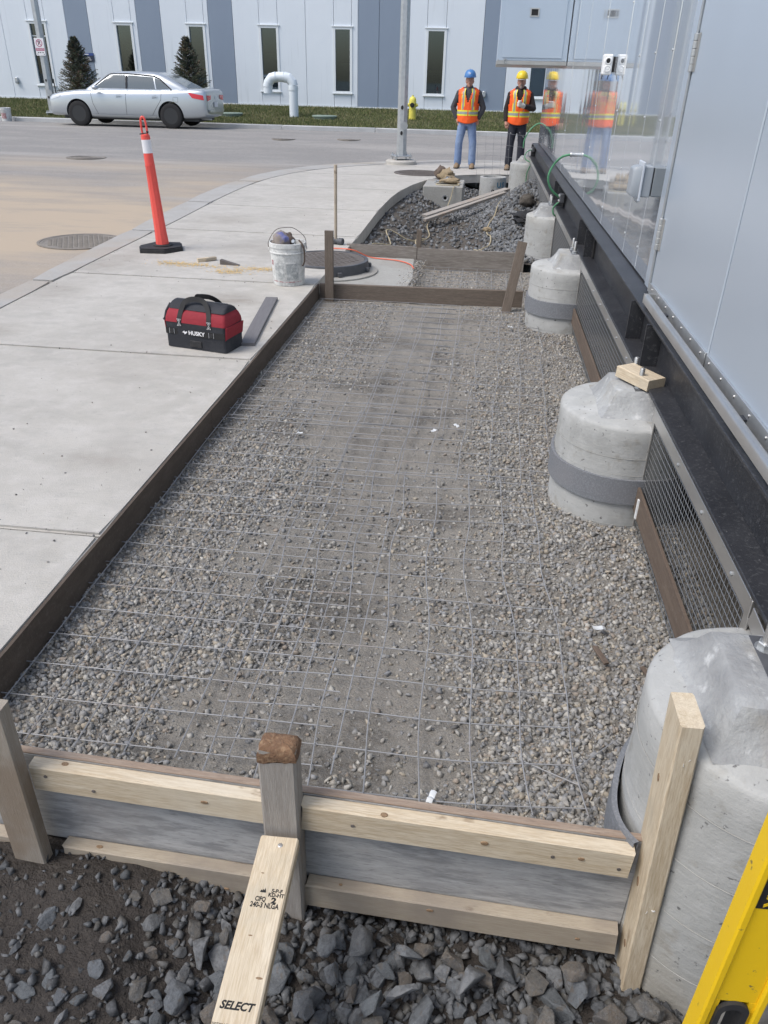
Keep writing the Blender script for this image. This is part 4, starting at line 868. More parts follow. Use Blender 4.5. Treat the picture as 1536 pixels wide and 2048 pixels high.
# road delineator
mat('safety_orange', (.78, .095, .075), .5, layers=[(5, .45, .7, (.66, .085, .07), .5), (40, .58, .68, (.45, .09, .07), .3)]); mat('reflective_white', (.74, .74, .76), .4)
de = thing('delineator_post', 'orange road delineator post with a white band on a black base', 'delineator', (-3.262, 7.905, 0), 0)
hexp = [(-.255, -.06), (-.17, -.25), (.10, -.225), (.235, -.02), (.13, .23), (-.16, .21)]
MB().prism([(x * .93, y * .93) for x, y in hexp], 0, .045, bevel=.012).build('rubber_base', 'rubber', de, smooth=30)
MB().lathe([(.10, .0455), (.10, .054), (.085, .06)], 24).build('base_collar', 'rubber', de, smooth=40)
A = RX(.2) @ RY(-2.6)
MB().lathe([(.068, .0605), (.060, .20), (.052, .55), (.048, .795), (.050, .80), (.050, .808)], 10, M=A).build('tube', 'safety_orange', de, smooth=25)
MB().lathe([(.046, .8085), (.045, .90), (.0445, .915)], 18, M=A).build('collar', 'safety_orange', de, smooth=40)
MB().lathe([(.0455, .9155), (.0445, 1.035)], 18, M=A).build('reflective_band', 'reflective_white', de, smooth=40)
MB().lathe([(.044, 1.0355), (.043, 1.075), (.030, 1.083)], 18, M=A).build('neck', 'safety_orange', de, smooth=40)
MB().tube([A @ Vector(p) for p in spline([(-.024, 0, 1.07), (-.026, 0, 1.15), (-.02, 0, 1.21), (0, 0, 1.232), (.02, 0, 1.21), (.026, 0, 1.15), (.024, 0, 1.07)], 5)], .011, 8).build('grab_loop', 'safety_orange', de, smooth=60)
MB().tube([A @ Vector(p) for p in ((-.045, -.02, 1.085), (0, -.03, 1.09), (.04, -.015, 1.095), (.03, -.03, 1.11), (.05, -.02, 1.10))], .005, 5).build('tie', 'black', de)
# manholes
mat('dusty_iron', (.22, .20, .175), .85, .1, layers=[(6, .4, .65, (.29, .265, .23), .7), (40, .5, .7, (.14, .13, .115), .5)], bumps=[(80, .0012)])
def manhole(loc, r_, label, rim=.0, studs=True, mt='cast_iron', frame_h=.0):
    t = thing('manhole_cover', label, 'manhole', loc)
    MB().lathe([(r_ + .035, -.02 - frame_h), (r_ + .035, .004), (r_ + .004, .004), (r_ + .004, -.012)], 56, caps=False).build('frame', mt if not frame_h else 'grey_iron', t, smooth=30)
    c = MB().lathe([(r_, -.012), (r_, .001), (r_ - .03, .001), (r_ - .032, -.002), (.01, -.002)], 56).build('cover', mt, t, smooth=30)
    if studs:
        s = MB(); p = .062
        for i in range(-9, 10):
            for j in range(-9, 10):
                x, y = i * p + (j % 2) * p / 2, j * p
                if x * x + y * y < (r_ - .06) ** 2: s.box(x - .021, x + .021, y - .009, y + .009, -.002, .004, b=.002, M=RZ(45 if (i + j) % 2 else -45) if False else None)
        tag(s.build('tread_studs', mt, c), kind='stuff')
    else:
        for q in (.3, .55, .8): MB().lathe([(r_ * q, -.001), (r_ * q, .003), (r_ * q + .012, .003), (r_ * q + .012, -.001)], 40, caps=False).build('tread_ring', mt, c)
    return t
mh = manhole((-1.51, 7.78, .012), .385, 'large cast iron manhole cover in a raised grey ring beside the stake', frame_h=.1)
MB().lathe([(.425, -.112), (.425, -.02), (.422, .003), (.41, .003)], 64, caps=False).build('adjusting_ring', 'grey_iron', mh, smooth=30)
MB().lathe([(.52, -.115), (.52, -.098), (.505, -.092), (.42, -.09)], 64, caps=False).build('mortar_collar', 'old_concrete', mh, smooth=30)
for a in (-62, -12, 18): MB().box(.415, .46, -.02, .02, -.085, -.045, b=.005, M=RZ(a)).build('lug', 'grey_iron', mh)
manhole((-1.25, 16.25, .008), .48, 'brown manhole cover set in the far pavement near the lamp pole')
manhole((-4.55, 8.65, -.100), .44, 'dusty manhole cover in the road beside the kerb', studs=True, mt='dusty_iron')
manhole((-9.0, 18.0, road_z(18.0) + .008), .40, 'dark manhole cover in the road in front of the silver car', studs=False, mt='dusty_iron')
manhole((-5.35, 21.9, road_z(21.9) + .004), .28, 'small manhole cover in the road, left of the pair by the far kerb', studs=False, mt='dusty_iron')
manhole((-3.65, 22.2, road_z(22.2) + .004), .28, 'small manhole cover in the road, right of the pair by the far kerb', studs=False, mt='dusty_iron')
# orange cord by the manhole
mat('orange_cord', (.72, .14, .07), .5)
o = MB().tube(spline([(-1.55, 8.34, .012), (-1.33, 8.30, .012), (-1.20, 8.40, -.06), (-1.10, 8.44, -.09), (-.85, 8.36, -.088), (-.70, 8.2, -.088), (-.645, 8.05, -.10)], 8), .006, 6).build('orange_cord', 'orange_cord', smooth=60); tag(o, 'thin orange cord running off the raised manhole onto the concrete', 'cord')
# wood chips, wedge and sawdust
mat('sawdust', (.66, .47, .20), .9, rnd=0.0)
P_ = []; F_ = []
for k in range(1500):
    c = ((-2.93, 7.30, .16, .05), (-2.70, 7.26, .2, .05), (-2.2, 7.17, .26, .08), (-2.0, 7.23, .2, .04), (-2.3, 7.05, .12, .05))[k % 5]
    x, y = random.gauss(c[0], c[2] * .7), random.gauss(c[1], c[3]); a = random.uniform(0, 6.28); s = random.uniform(.003, .009); z = .001 + random.random() * .004
    i = len(P_); P_ += [(x + s * math.cos(a + q), y + s * math.sin(a + q), z + .002 * (q > 3)) for q in (0, 1.3, 3.14, 4.4)]; F_.append((i, i + 1, i + 2, i + 3))
me = MB().add(P_, F_).mesh(); me.materials.append(MATS['sawdust']); o = bpy.data.objects.new('sawdust', me); COL.objects.link(o); tag(o, 'yellow sawdust scattered on the pavement behind the tool bag', 'sawdust', kind='stuff')
o = board('wood_offcut', (-2.72, 7.40, .018), (-2.63, 7.47, .018), .035, .035, 'new_lumber'); tag(o, 'pale square wood offcut lying in the sawdust', 'wood offcut')
o = board('wood_offcut', (-2.66, 7.44, .018), (-2.58, 7.53, .02), .045, .03, 'used_lumber'); tag(o, 'brown wood offcut next to the pale one in the sawdust', 'wood offcut')
o = MB().add([(0, -.025, 0), (0, .025, 0), (0, -.025, .045), (0, .025, .045), (.19, -.02, 0), (.19, .02, 0), (.19, -.02, .004), (.19, .02, .004)], [(0, 1, 3, 2), (4, 6, 7, 5), (0, 4, 5, 1), (2, 3, 7, 6), (0, 2, 6, 4), (1, 5, 7, 3)]).build('steel_wedge', 'cast_iron', smooth=20); o.location = (-2.47, 7.36, .001); o.rotation_euler = (0, 0, -.12); tag(o, 'dark steel wedge lying on the pavement in the sawdust', 'wedge')
# ================================================================== PIT CONTENTS
cb_ = thing('concrete_block', 'grey precast concrete block at the far end of the pit', 'concrete block', (-.69, 14.78, -.42))
MB().box(-.345, .345, -.56, .56, 0, .425, b=.012).build('block', 'old_concrete', cb_, smooth=30)
MB().lathe([(.055, 0), (.055, .006), (.035, .004), (.01, -.01)], 20, M=T(.05, -.56, .24) @ RX(90)).build('lifting_socket', 'grout', cb_, smooth=40)
us = thing('concrete_riser', 'short hollow concrete pipe with blue letters standing in the pit', 'concrete pipe', (.18, 16.05, -.42))
MB().lathe([(.25, 0), (.252, .2), (.25, .425), (.245, .43), (.20, .43), (.198, .42), (.198, .1), (.01, .1)], 44).build('pipe', 'pier_concrete', us, smooth=35)
mat('blue_paint', (.05, .17, .26), .7)
for ch, a in (('U', -62), ('S', -40)): text_obj(ch, .13, 'blue_paint', us, RZ(a + 90) @ T(0, -.2525, .30) @ RX(90), 'painted_letter', ext=.001, bold=.003)
MB().lathe([(.028, 0), (.028, .004), (.02, .002), (.01, -.02)], 16, M=RZ(2) @ T(0, -.2515, .2) @ RX(90)).build('socket', 'black', us, smooth=40)
o = board('loose_plank', (-.88, 12.62, -.255), (.40, 13.72, .055), .14, .038, 'grey_lumber', None); tag(o, 'upper of two grey planks lying slanted across the pit', 'plank')
o = board('loose_plank', (-.86, 12.42, -.285), (.36, 13.42, .035), .09, .038, 'grey_lumber', None); tag(o, 'lower narrow plank slanted across the pit under the other', 'plank')
mat('dark_cloth', (.02, .021, .024), .9, bumps=[(14, .02)]); mat('canvas_tan', (.30, .235, .15), .9, layers=[(12, .45, .65, (.21, .16, .10), .7)], bumps=[(25, .01)])
lump('black_plastic_bag', (.60, 11.0, .03), (.17, .26, .06), 'dark_cloth', 'crumpled black plastic bag on the stone pile', 'plastic bag', .5, 4)
lump('dirt_clod', (.62, 11.5, .17), (.11, .12, .08), 'dirt', 'large dark clod of earth on top of the stone pile', 'clod', .3, 2)
lump('foam_piece', (.10, 10.72, -.11), (.06, .035, .03), 'canvas_tan', 'small tan lump lying on the stone pile', 'foam piece', .3, 6)
o = board('tin_offcut', (.79, 10.2, -.02), (.76, 10.75, .20), .01, .14, 'black', None, b=.001); tag(o, 'black board offcut leaning against the fourth pier', 'board')
tb = thing('tool_belt', 'tan leather tool belt heaped on the precast concrete block', 'tool belt', (-.68, 15.0, .0))
for i, (c, r_, mt) in enumerate([((0, .1, .09), (.14, .11, .11), 'canvas_tan'), ((-.10, .16, .12), (.11, .10, .12), 'leather'), ((.06, .02, .05), (.12, .1, .06), 'canvas_tan')]):
    o = lump('pouch', c, r_, mt, None, None, .4, 11 + i, label=False); o.parent = tb
o = lump('work_gloves', (-.56, 14.62, .055), (.15, .10, .05), 'canvas_tan', 'pair of tan work gloves on the precast concrete block', 'gloves', .35, 21)
fg = MB()
for i in range(4): fg.tube([(-.10 + .01 * i, -.06 + i * .04, .01), (-.17, -.08 + i * .045, .005), (-.22, -.085 + i * .05, -.01)], [.022, .02, .014], 8)
fg.build('fingers', 'canvas_tan', o, smooth=60)
hm = thing('hammer', 'steel hammer lying on the precast concrete block', 'hammer', (-.86, 14.62, .03), R(40)); MB().tube([(0, 0, 0), (.30, 0, .05)], .014, 8).build('shaft', 'galvanised', hm, smooth=50); MB().lathe([(.022, -.06), (.022, .06)], 12, M=T(.31, 0, .055) @ RX(90)).build('head', 'grey_iron', hm, smooth=40)
mat('rope_tan', (.42, .36, .24), .85)
def rope(pts, label, r_=.008, zoff=.02):
    q = []
    for p in spline([(x, y, 0) for x, y in pts], 7): q.append((p.x, p.y, max(pit_z(p.x, p.y) + zoff, -.42)))
    o = MB().tube(q, r_, 5).build('cord', 'rope_tan', smooth=60); return tag(o, label, 'cord')
rope([(-.62, 13.9), (-.78, 13.0), (-.80, 12.2), (-.72, 11.5), (-.86, 10.9), (-.78, 10.3), (-.90, 9.9), (-.62, 9.4), (-.40, 9.1), (-.1, 9.2), (.05, 9.6), (-.05, 10.1)], 'tan cord trailing along the bottom of the pit past the planks', zoff=.045)
rope([(-1.25, 9.2), (-1.1, 9.9), (-1.22, 10.5), (-.95, 10.7), (-.75, 11.2)], 'tan cord lying at the left side of the pit', zoff=.04)
rope([(.28, 12.6), (.2, 11.9), (.1, 11.2), (.15, 10.3), (-.05, 9.5), (-.2, 9.0)], 'tan cord running down the stone pile', zoff=.05)
o = MB().tube(spline([(-.40, 14.5, .01), (-.55, 14.35, .014), (-.80, 14.38, .012), (-.78, 14.6, .016), (-.5, 14.66, .02), (-.42, 14.35, .018), (-.50, 14.20, .01), (-.54, 14.15, -.16), (-.60, 13.95, -.33)], 8), .008, 5).build('coiled_cord', 'rope_tan', smooth=60); tag(o, 'loop of tan cord hanging over the precast concrete block', 'cord')
# ================================================================== LEVEL
mat('level_yellow', (.80, .52, .012), .45, layers=[(4, .5, .7, (.70, .44, .02), .4), (60, .66, .70, (.10, .09, .07), .8), (22, .70, .73, (.35, .35, .35), .9)], bumps=[(80, .0004)])
lv = thing('spirit_level', 'scuffed yellow spirit level standing upright in the near right corner', 'level', (.3205, .475, -.46), R(2))
hz0, hz1 = 1.105, 1.250; hw = .0255
fr_ = []
web = MB(); web.box(-hw + .004, hw - .004, -.008, .008, 0, hz0, b=.001); web.box(-hw + .004, hw - .004, -.008, .008, hz1, 1.83, b=.001); web.box(-hw + .004, -.0145, -.008, .008, hz0, hz1); web.box(.0145, hw - .004, -.008, .008, hz0, hz1)
web.build('web', 'level_yellow', lv)
for s in (-1, 1): MB().box(s * hw - .0045, s * hw + .0045, -.0125, .0125, 0, 1.83, b=.002).build('edge_rail', 'level_yellow', lv, smooth=30)
def stadium(w, h, r_, n=8): return [(x, z) for x, _, z in [(p[0], 0, p[1]) for p in rrect(w, h, 0, r_, 0, n)]]
oi = stadium(.021, .130, .0103); oo = stadium(.032, .150, .0158); zc_ = (hz0 + hz1) / 2
MB().loft([[(x, y, zc_ + z) for x, z in s_] for s_, y in ((oo, -.0085), (oo, -.0125), (oi, -.0125), (oi, .0125), (oo, .0125), (oo, .0085))], caps=False).build('hand_grip', 'rubber', lv, smooth=30)
lb_ = MB().box(-.0205, .006, -.0088, -.0081, 1.405, 1.53).build('label_plate', 'black', lv)
text_obj('FATMAX', .021, 'level_yellow', lb_, T(-.007, -.0091, 1.409) @ RX(90) @ RZ(-90), 'lettering', bold=.0006, align='RIGHT', sx=.95)
text_obj('XTREME', .012, 'black', lv, T(.0235, -.0084, 1.405) @ RX(90) @ RZ(-90), 'lettering', align='RIGHT') if False else None
# ================================================================== FAR SIDE OF THE ROAD
fk = bpy.data.objects.new('far_kerb', None); COL.objects.link(fk); fk['kind'] = 'structure'
xs = np.arange(-44, 30, 2.9)
for a, b in zip(xs[:-1], xs[1:]): MB().box(a + .006, b - .006, 25.62, 25.82, 0, .292, b=.018).build('kerb_stone', 'far_kerb', fk, smooth=40)
mat('lawn_soil', (.11, .115, .06), .95, layers=[(.8, .45, .65, (.12, .105, .06), .6), (6, .5, .7, (.05, .07, .028), .5)], bumps=[(60, .02)])
grid('lawn', -44, 30, 25.8, 31.05, 60, 14, lambda x, y: lawn_z(y) + .012 * noise.noise((x * .7, y * .7, 0)), 'lawn_soil')
nb_ = 90000
bx_ = rng.uniform(-19, 5, nb_); by = rng.uniform(25.83, 30.9, nb_); bz = np.array([lawn_z(q) for q in by]); ba = rng.uniform(0, 6.28, nb_); bh = rng.uniform(.03, .085, nb_); bw = rng.uniform(.006, .012, nb_); lx = rng.normal(0, .02, nb_); ly = rng.normal(0, .02, nb_)
V = np.stack([np.stack([bx_ - bw * np.cos(ba), by - bw * np.sin(ba), bz - .005], 1), np.stack([bx_ + bw * np.cos(ba), by + bw * np.sin(ba), bz - .005], 1), np.stack([bx_ + lx, by + ly, bz + bh], 1)], 1).reshape(-1, 3)
PALG = np.array([(.095, .125, .042), (.125, .15, .055), (.17, .175, .075), (.27, .24, .135), (.08, .105, .04)])
patch = np.array([noise.noise((x * .5, y * 1.1, 4)) for x, y in zip(bx_, by)])
pick = np.where(rng.random(nb_) < .12 + .5 * np.clip(patch, 0, 1), 3, rng.choice([0, 1, 2, 4], nb_)); tg = PALG[pick] * rng.uniform(.8, 1.2, (nb_, 1))
mat('grass', (.07, .1, .03), .8, attr='tint', spec=.2)
me = raw_mesh('grass', V, np.arange(nb_ * 3).reshape(-1, 3), np.repeat(tg, 3, 0)); me.materials.append(MATS['grass']); o = bpy.data.objects.new('grass', me); COL.objects.link(o); tag(o, 'short patchy green grass in front of the long building', 'grass', kind='stuff')

# ---- long building with white and grey-blue panels
mat('panel_white', (.72, .775, .83), .5, layers=[(.7, .45, .7, (.66, .72, .775), .5, (1, 1, .25)), (3, .6, .75, (.5, .55, .59), .4, (3, 1, .15))], bumps=[(1.2, .01)])
mat('panel_grey', (.245, .30, .38), .5, layers=[(.7, .45, .7, (.22, .27, .35), .6, (1, 1, .25))], bumps=[(1.2, .01)])
mat('frame_white', (.74, .78, .8), .45); mat('footing', (.34, .34, .32), .9, layers=[(3, .4, .6, (.26, .26, .25), .6)])
hall = thing('panel_building', 'long building clad in white and grey blue upright panels with narrow windows', 'building', (0, 31, 0))
STR = [(-15.48, -14.61), (-12.79, -11.89), (-10.14, -9.25), (-4.77, -3.28), (-.40, .48), (4.2, 5.7), (-22.5, -21.0), (-27.5, -26.0), (-33, -32)]
WIN = [(-16.94, -16.27), (-13.64, -13.0), (-10.93, -10.31), (-8.30, -7.64), (-5.63, -5.0), (-2.35, -1.69), (1.28, 1.9), (7, 7.65), (-19.6, -18.95), (-24.6, -23.95), (-29.4, -28.75), (-34.6, -34)]
edges = [-44.0, 30.0]
for a, b in STR + WIN: edges += [a, b]
edges = sorted(edges); cols = []
for a, b in zip(edges[:-1], edges[1:]):
    n = max(1, round((b - a) / .95)); cols += [(a + (b - a) * i / n, a + (b - a) * (i + 1) / n) for i in range(n)]
Z0, ZS, ZT, ZH = .70, 1.12, 3.14, 8.0
mat('room_dark', (.055, .065, .066), .9); mat('room_tan', (.36, .27, .17), .9, layers=[(60, .63, .66, (.7, .65, .5), .9)]); mat('room_pale', (.33, .34, .31), .9)
g_ = bpy.data.materials.new('window_glass'); g_.use_nodes = True; MATS['window_glass'] = g_; nt = g_.node_tree; nt.nodes.remove(nt.nodes['Principled BSDF'])
tr = nt.nodes.new('ShaderNodeBsdfTransparent'); tr.inputs[0].default_value = (.62, .66, .64, 1); gl = nt.nodes.new('ShaderNodeBsdfGlossy'); gl.inputs['Roughness'].default_value = .02; gl.inputs['Color'].default_value = (.55, .68, .80, 1); fr0 = nt.nodes.new('ShaderNodeFresnel'); fr0.inputs[0].default_value = 2.3; mxs = nt.nodes.new('ShaderNodeMixShader')
nt.links.new(fr0.outputs[0], mxs.inputs[0]); nt.links.new(tr.outputs[0], mxs.inputs[1]); nt.links.new(gl.outputs[0], mxs.inputs[2]); nt.links.new(mxs.outputs[0], nt.nodes['Material Output'].inputs['Surface'])
wi = 0
for a, b in cols:
    c = (a + b) / 2; grey = any(p <= c <= q for p, q in STR); w = any(p <= c <= q for p, q in WIN); mt = 'panel_grey' if grey else 'panel_white'
    def pan(z0, z1):
        s = MB().box(a + .006, b - .006, 0, .08, z0, z1, b=.005).build('cladding_panel', mt, hall, smooth=30); return s
    if not w: pan(Z0, ZH)
    else:
        pan(Z0, ZS - .004); pan(ZT + .004, ZH)
        W = MB(); fx = .055
        W.box(a - .03, a + fx, -.022, .09, ZS + .001, ZT); W.box(b - fx, b + .03, -.022, .09, ZS + .001, ZT); W.box(a + fx, b - fx, -.021, .09, ZT - .07, ZT - .001); W.box(a + fx, b - fx, -.021, .09, ZS + .002, ZS + .06)
        win = W.build('window', 'frame_white', hall)
        MB().box(a - .07, b + .07, -.045, -.002, ZT + .002, ZT + .035, b=.004).build('head_flashing', 'frame_white', win); MB().box(a - .06, b + .06, -.06, -.002, ZS - .035, ZS - .001, b=.004).build('sill', 'frame_white', win)
        MB().box(a + fx, b - fx, .055, .061, ZS + .06, ZT - .07).build('pane', 'window_glass', win)
        r_ = MB(); x0, x1 = a + .01, b - .01
        r_.add([(x0, .1, ZS), (x1, .1, ZS), (x1, 2.2, ZS), (x0, 2.2, ZS), (x0, .1, ZT), (x1, .1, ZT), (x1, 2.2, ZT), (x0, 2.2, ZT)], [(0, 1, 2, 3), (4, 7, 6, 5), (0, 4, 5, 1)[::-1] if False else (3, 2, 6, 7), (0, 3, 7, 4), (1, 5, 6, 2)]); r_.build('room_recess', 'room_dark', win)
        k = wi % 7; wi += 1
        if k in (3, 4): MB().box(a + fx, b - fx, .050, .066, ZT - .46, ZT - .43).build('transom', 'frame_white', win)
        if abs(c + 2.02) < .1: MB().box(x0, x1, .14, .17, ZS, ZS + .78).build('pinboard', 'room_tan', win); MB().tube([(c + .05, .125, ZS + .06), (c + .05, .125, ZS + .26), (c + .05, .125, ZS + .34)], [.035, .035, .012], 8).build('bottle', 'black', win)
        elif abs(c - 1.59) < .1: MB().box(x0, x1, .14, .17, ZS, ZT).build('blind', 'room_tan', win)
        elif abs(c + 16.6) < .1: MB().box(x0, x1, .14, .17, ZT - .62, ZT).build('blind', 'room_pale', win)
        elif abs(c + 13.32) < .1: MB().box(x0, x1, .6, .63, ZS + 1.2, ZS + 1.4).build('shelf', 'room_pale', win)
        elif abs(c + 7.97) < .1: MB().box(x0, x1, .3, .33, ZS + .1, ZS + 1.2).build('partition', 'room_pale', win)
        else: MB().box(x0, x1, .5, .53, ZS + .1, ZS + .95).build('desk', 'room_pale', win)
MB().box(-44, 30, .082, .3, .7, ZH).build('wall_core', 'black', hall) if False else None
MB().box(-44, 30, -.03, .1, .655, .695, b=.004).build('base_flashing', 'frame_white', hall)
MB().box(-44, 30, -.005, .2, .2, .652).build('foundation', 'footing', hall)
# backing so no light leaks between panels, set behind the rooms
bk_ = MB(); prevx = -44
for a, b in sorted(WIN): bk_.box(prevx, a + .005, .085, .12, .66, ZH); bk_.box(a + .005, b - .005, .085, .12, ZT + .002, ZH); bk_.box(a + .005, b - .005, .085, .12, .66, ZS - .002); prevx = b - .005
bk_.box(prevx, 30, .085, .12, .66, ZH); bk_.build('wall_backing', 'room_dark', hall)
MB().box(-44, 30, .0, 14, ZH + .001, ZH + .1).build('roof', 'frame_white', hall)
mat('sign_blue', (.03, .07, .25), .5); mat('sign_dark', (.02, .03, .06), .5)
sg = thing('wall_sign', 'small dark blue sign on the panel building beside the left spruce', 'sign', (-14.77, 30.985, 1.92)); MB().box(-.19, .19, -.014, 0, 0, .27, b=.003).build('plate', 'sign_dark', sg); MB().box(-.188, .188, -.016, -.0145, .19, .268).build('header', 'sign_blue', sg)
pr2 = MB(); pr2.box(-.16, .0, -.0175, -.0165, .215, .24)
for z in (.13, .10, .07, .04): pr2.box(-.16, .10 - z * .5, -.0160, -.0145, z, z + .012)
pr2.build('print_lines', 'print_white', sg)
for x, z, lb in ((-.23, 1.2, 'small grey wall box on the panel building behind the workers'), (-17.75, 1.25, 'small round grey wall vent low on the panel building at far left')):
    t = thing('wall_box', lb, 'wall box', (x, 30.995, z)); MB().box(-.06, .06, -.09, 0, -.1, .1, b=.015).build('box', 'galvanised', t, smooth=40); MB().box(-.05, .05, -.1, -.0905, -.08, -.02, b=.004).build('lid', 'grey_plastic', t)
# ---- gooseneck duct
mat('pvc_white', (.70, .76, .80), .4)
gn = thing('gooseneck_pipe', 'large white gooseneck vent pipe rising from the lawn', 'vent pipe', (-6.50, 28.2, lawn_z(28.2) - .02)); r_ = .15
def mitre(pts, r_): return MB().tube(pts, r_, 22)
MB().tube([(0, 0, 0), (0, 0, .86)], r_, 24).build('riser', 'pvc_white', gn, smooth=40); MB().tube([(0, 0, .80), (0, 0, .93)], r_ + .014, 24).build('coupling', 'pvc_white', gn, smooth=40)
MB().tube([(0, 0, .93), (-.02, 0, 1.03), (-.14, 0, 1.15), (-.30, 0, 1.18)], r_ + .006, 24).build('elbow', 'pvc_white', gn, smooth=20); MB().tube([(-.30, 0, 1.18), (-.56, 0, 1.18)], r_ - .004, 24).build('bridge', 'pvc_white', gn, smooth=40)
MB().tube([(-.56, 0, 1.18), (-.72, 0, 1.14), (-.84, 0, 1.0), (-.86, 0, .88)], r_ + .006, 24).build('elbow', 'pvc_white', gn, smooth=20); MB().tube([(-.86, 0, .88), (-.86, 0, .70)], r_ - .004, 24).build('outlet', 'pvc_white', gn, smooth=40)
# ---- hydrant
mat('hydrant_yellow', (.72, .64, .11), .5, layers=[(6, .5, .7, (.6, .52, .1), .5)])
hy = thing('fire_hydrant', 'yellow fire hydrant on the lawn', 'hydrant', (-2.54, 28.5, lawn_z(28.5) - .02))
MB().lathe([(.15, 0), (.15, .03), (.115, .035), (.112, .47), (.13, .475), (.13, .5), (.12, .505), (.118, .60), (.09, .66), (.04, .69), (.03, .695), (.03, .73)], 20).build('barrel', 'hydrant_yellow', hy, smooth=35)
MB().lathe([(.075, 0), (.075, .05), (.05, .055)], 18, M=T(0, -.10, .44) @ RX(90)).build('pumper_cap', 'black', hy, smooth=40)
for s in (-1, 1):
    c = MB().lathe([(.05, 0), (.05, .06), (.035, .065), (.018, .066), (.018, .09)], 14, M=T(s * .10, 0, .44) @ RY(90 * s)).build('hose_cap', 'hydrant_yellow', hy, smooth=40)
ch = MB().tube([(.14, -.03, .42), (.15, -.04, .30), (.14, -.03, .22)], .005, 5).build('chain', 'galvanised', hy)
mat('lid_green', (.20, .26, .22), .7)
for x, y, r_, lb in ((-5.42, 28.0, .42, 'round grey green lid in the lawn right of the gooseneck pipe'), (-8.62, 28.0, .40, 'round grey green lid in the lawn behind the car boot')):
    t = thing('access_lid', lb, 'lid', (x, y, lawn_z(y))); MB().lathe([(r_ - .03, -.02), (r_ - .03, .05), (r_, .055), (r_, .085), (r_ - .02, .095), (.02, .105)], 28).build('lid', 'lid_green', t, smooth=35); MB().lathe([(r_ - .05, -.02), (r_ - .05, .04)], 28).build('riser', 'old_concrete', t, smooth=35)
# ---- lamp poles
def lamp(loc, r0, r1, h, label, base_r=0, sign=False):
    t = thing('lamp_pole', label, 'lamp pole', loc); z0 = .0
    if base_r: MB().lathe([(base_r, -.1), (base_r, .06), (base_r - .03, .085), (.05, .088)], 36).build('footing', 'slab_concrete', t, smooth=35); z0 = .088
    MB().box(-r0 * 1.7, r0 * 1.7, -r0 * 1.7, r0 * 1.7, z0 + .06, z0 + .085, b=.006, M=RZ(22)).build('base_plate', 'galvanised', t)
    for a in (45, 135, 225, 315):
        c = Vector((r0 * 1.95 * math.cos(R(a + 22)), r0 * 1.95 * math.sin(R(a + 22)), z0))
        b_ = MB().tube([c, c + Vector((0, 0, .14))], .012, 8).build('anchor_bolt', 'galvanised', t, smooth=50); MB().lathe([(.024, 0), (.024, .025)], 6, M=T(c.x, c.y, z0 + .086)).build('nut', 'galvanised', b_)
        MB().lathe([(.024, 0), (.024, .025)], 6, M=T(c.x, c.y, z0 + .034)).build('nut', 'galvanised', b_)
    MB().lathe([(r0, z0 + .0855), (r0 * .985, z0 + .3), (r1, h)], 8, M=RZ(22.5)).build('shaft', 'galvanised', t, smooth=20)
    for z, rr in ((.52 + z0, r0), (1.0 + z0, r0 * .96)):
        hh = MB().lathe([(.055, 0), (.055, .004), (.045, .006)], 20, M=T(0, -rr * .93, z) @ RX(90) @ Matrix.Diagonal((.65, 1, 1, 1))).build('hand_hole', 'galvanised', t, smooth=30)
        MB().lathe([(.042, .0065), (.042, .008)], 20, M=T(0, -rr * .93, z) @ RX(90) @ Matrix.Diagonal((.65, 1, 1, 1))).build('opening', 'black', hh)
    MB().lathe([(.075, 0), (.075, .004)], 24, M=T(r0 * .5, -r0 - .012, .66 + z0) @ RZ(12) @ RX(90)).build('hand_hole_cover', 'galvanised', t, smooth=30)
    if sign:
        s = MB().prism([(x, z) for x, z in stadium(.31, .48, .02)], -.003, .003, M=T(.0, -r0 - .02, 1.92) @ RX(90)).build('parking_sign', 'print_white', t)
        MB().lathe([(.105, 0), (.105, .002), (.083, .002), (.083, 0)], 32, M=T(0, -r0 - .0232, 2.02) @ RX(90), caps=False).build('ring', 'sign_ring', s)
        text_obj('P', .16, 'mat_text', s, T(0, -r0 - .0236, 2.02) @ RX(90), 'lettering', bold=.004)
        MB().box(-.10, .10, -.010, .010, 0, .0015, M=T(0, -r0 - .0250, 2.02) @ RX(90) @ RZ(-45)).build('slash', 'sign_ring', s)
        MB().box(-.14, .14, -r0 - .0245, -r0 - .0231, 1.81, 1.885).build('red_band', 'sign_ring', s)
        text_obj('FIRE ROUTE', .055, 'print_white', s, T(0, -r0 - .0248, 1.848) @ RX(90), 'lettering', sx=.8)
        for x in (-.07, .0, .08): MB().box(x - .022, x + .022, -r0 - .0240, -r0 - .0231, 1.755, 1.775).build('print_mark', 'mat_text', s)
        for x in (-.1, .11): MB().lathe([(.013, 0), (.013, .002)], 12, M=T(x, -r0 - .0232, 1.72) @ RX(90)).build('bolt_head', 'black', s)
    return t
mat('sign_ring', (.42, .12, .2), .6)
lamp((-1.81, 18.0, .0), .112, .075, 9, 'tall octagonal galvanised lamp pole on a round concrete footing', base_r=.33)
lamp((-14.25, 26.7, lawn_z(26.7)), .125, .08, 9, 'galvanised lamp pole with a no parking sign in front of the car', sign=True)
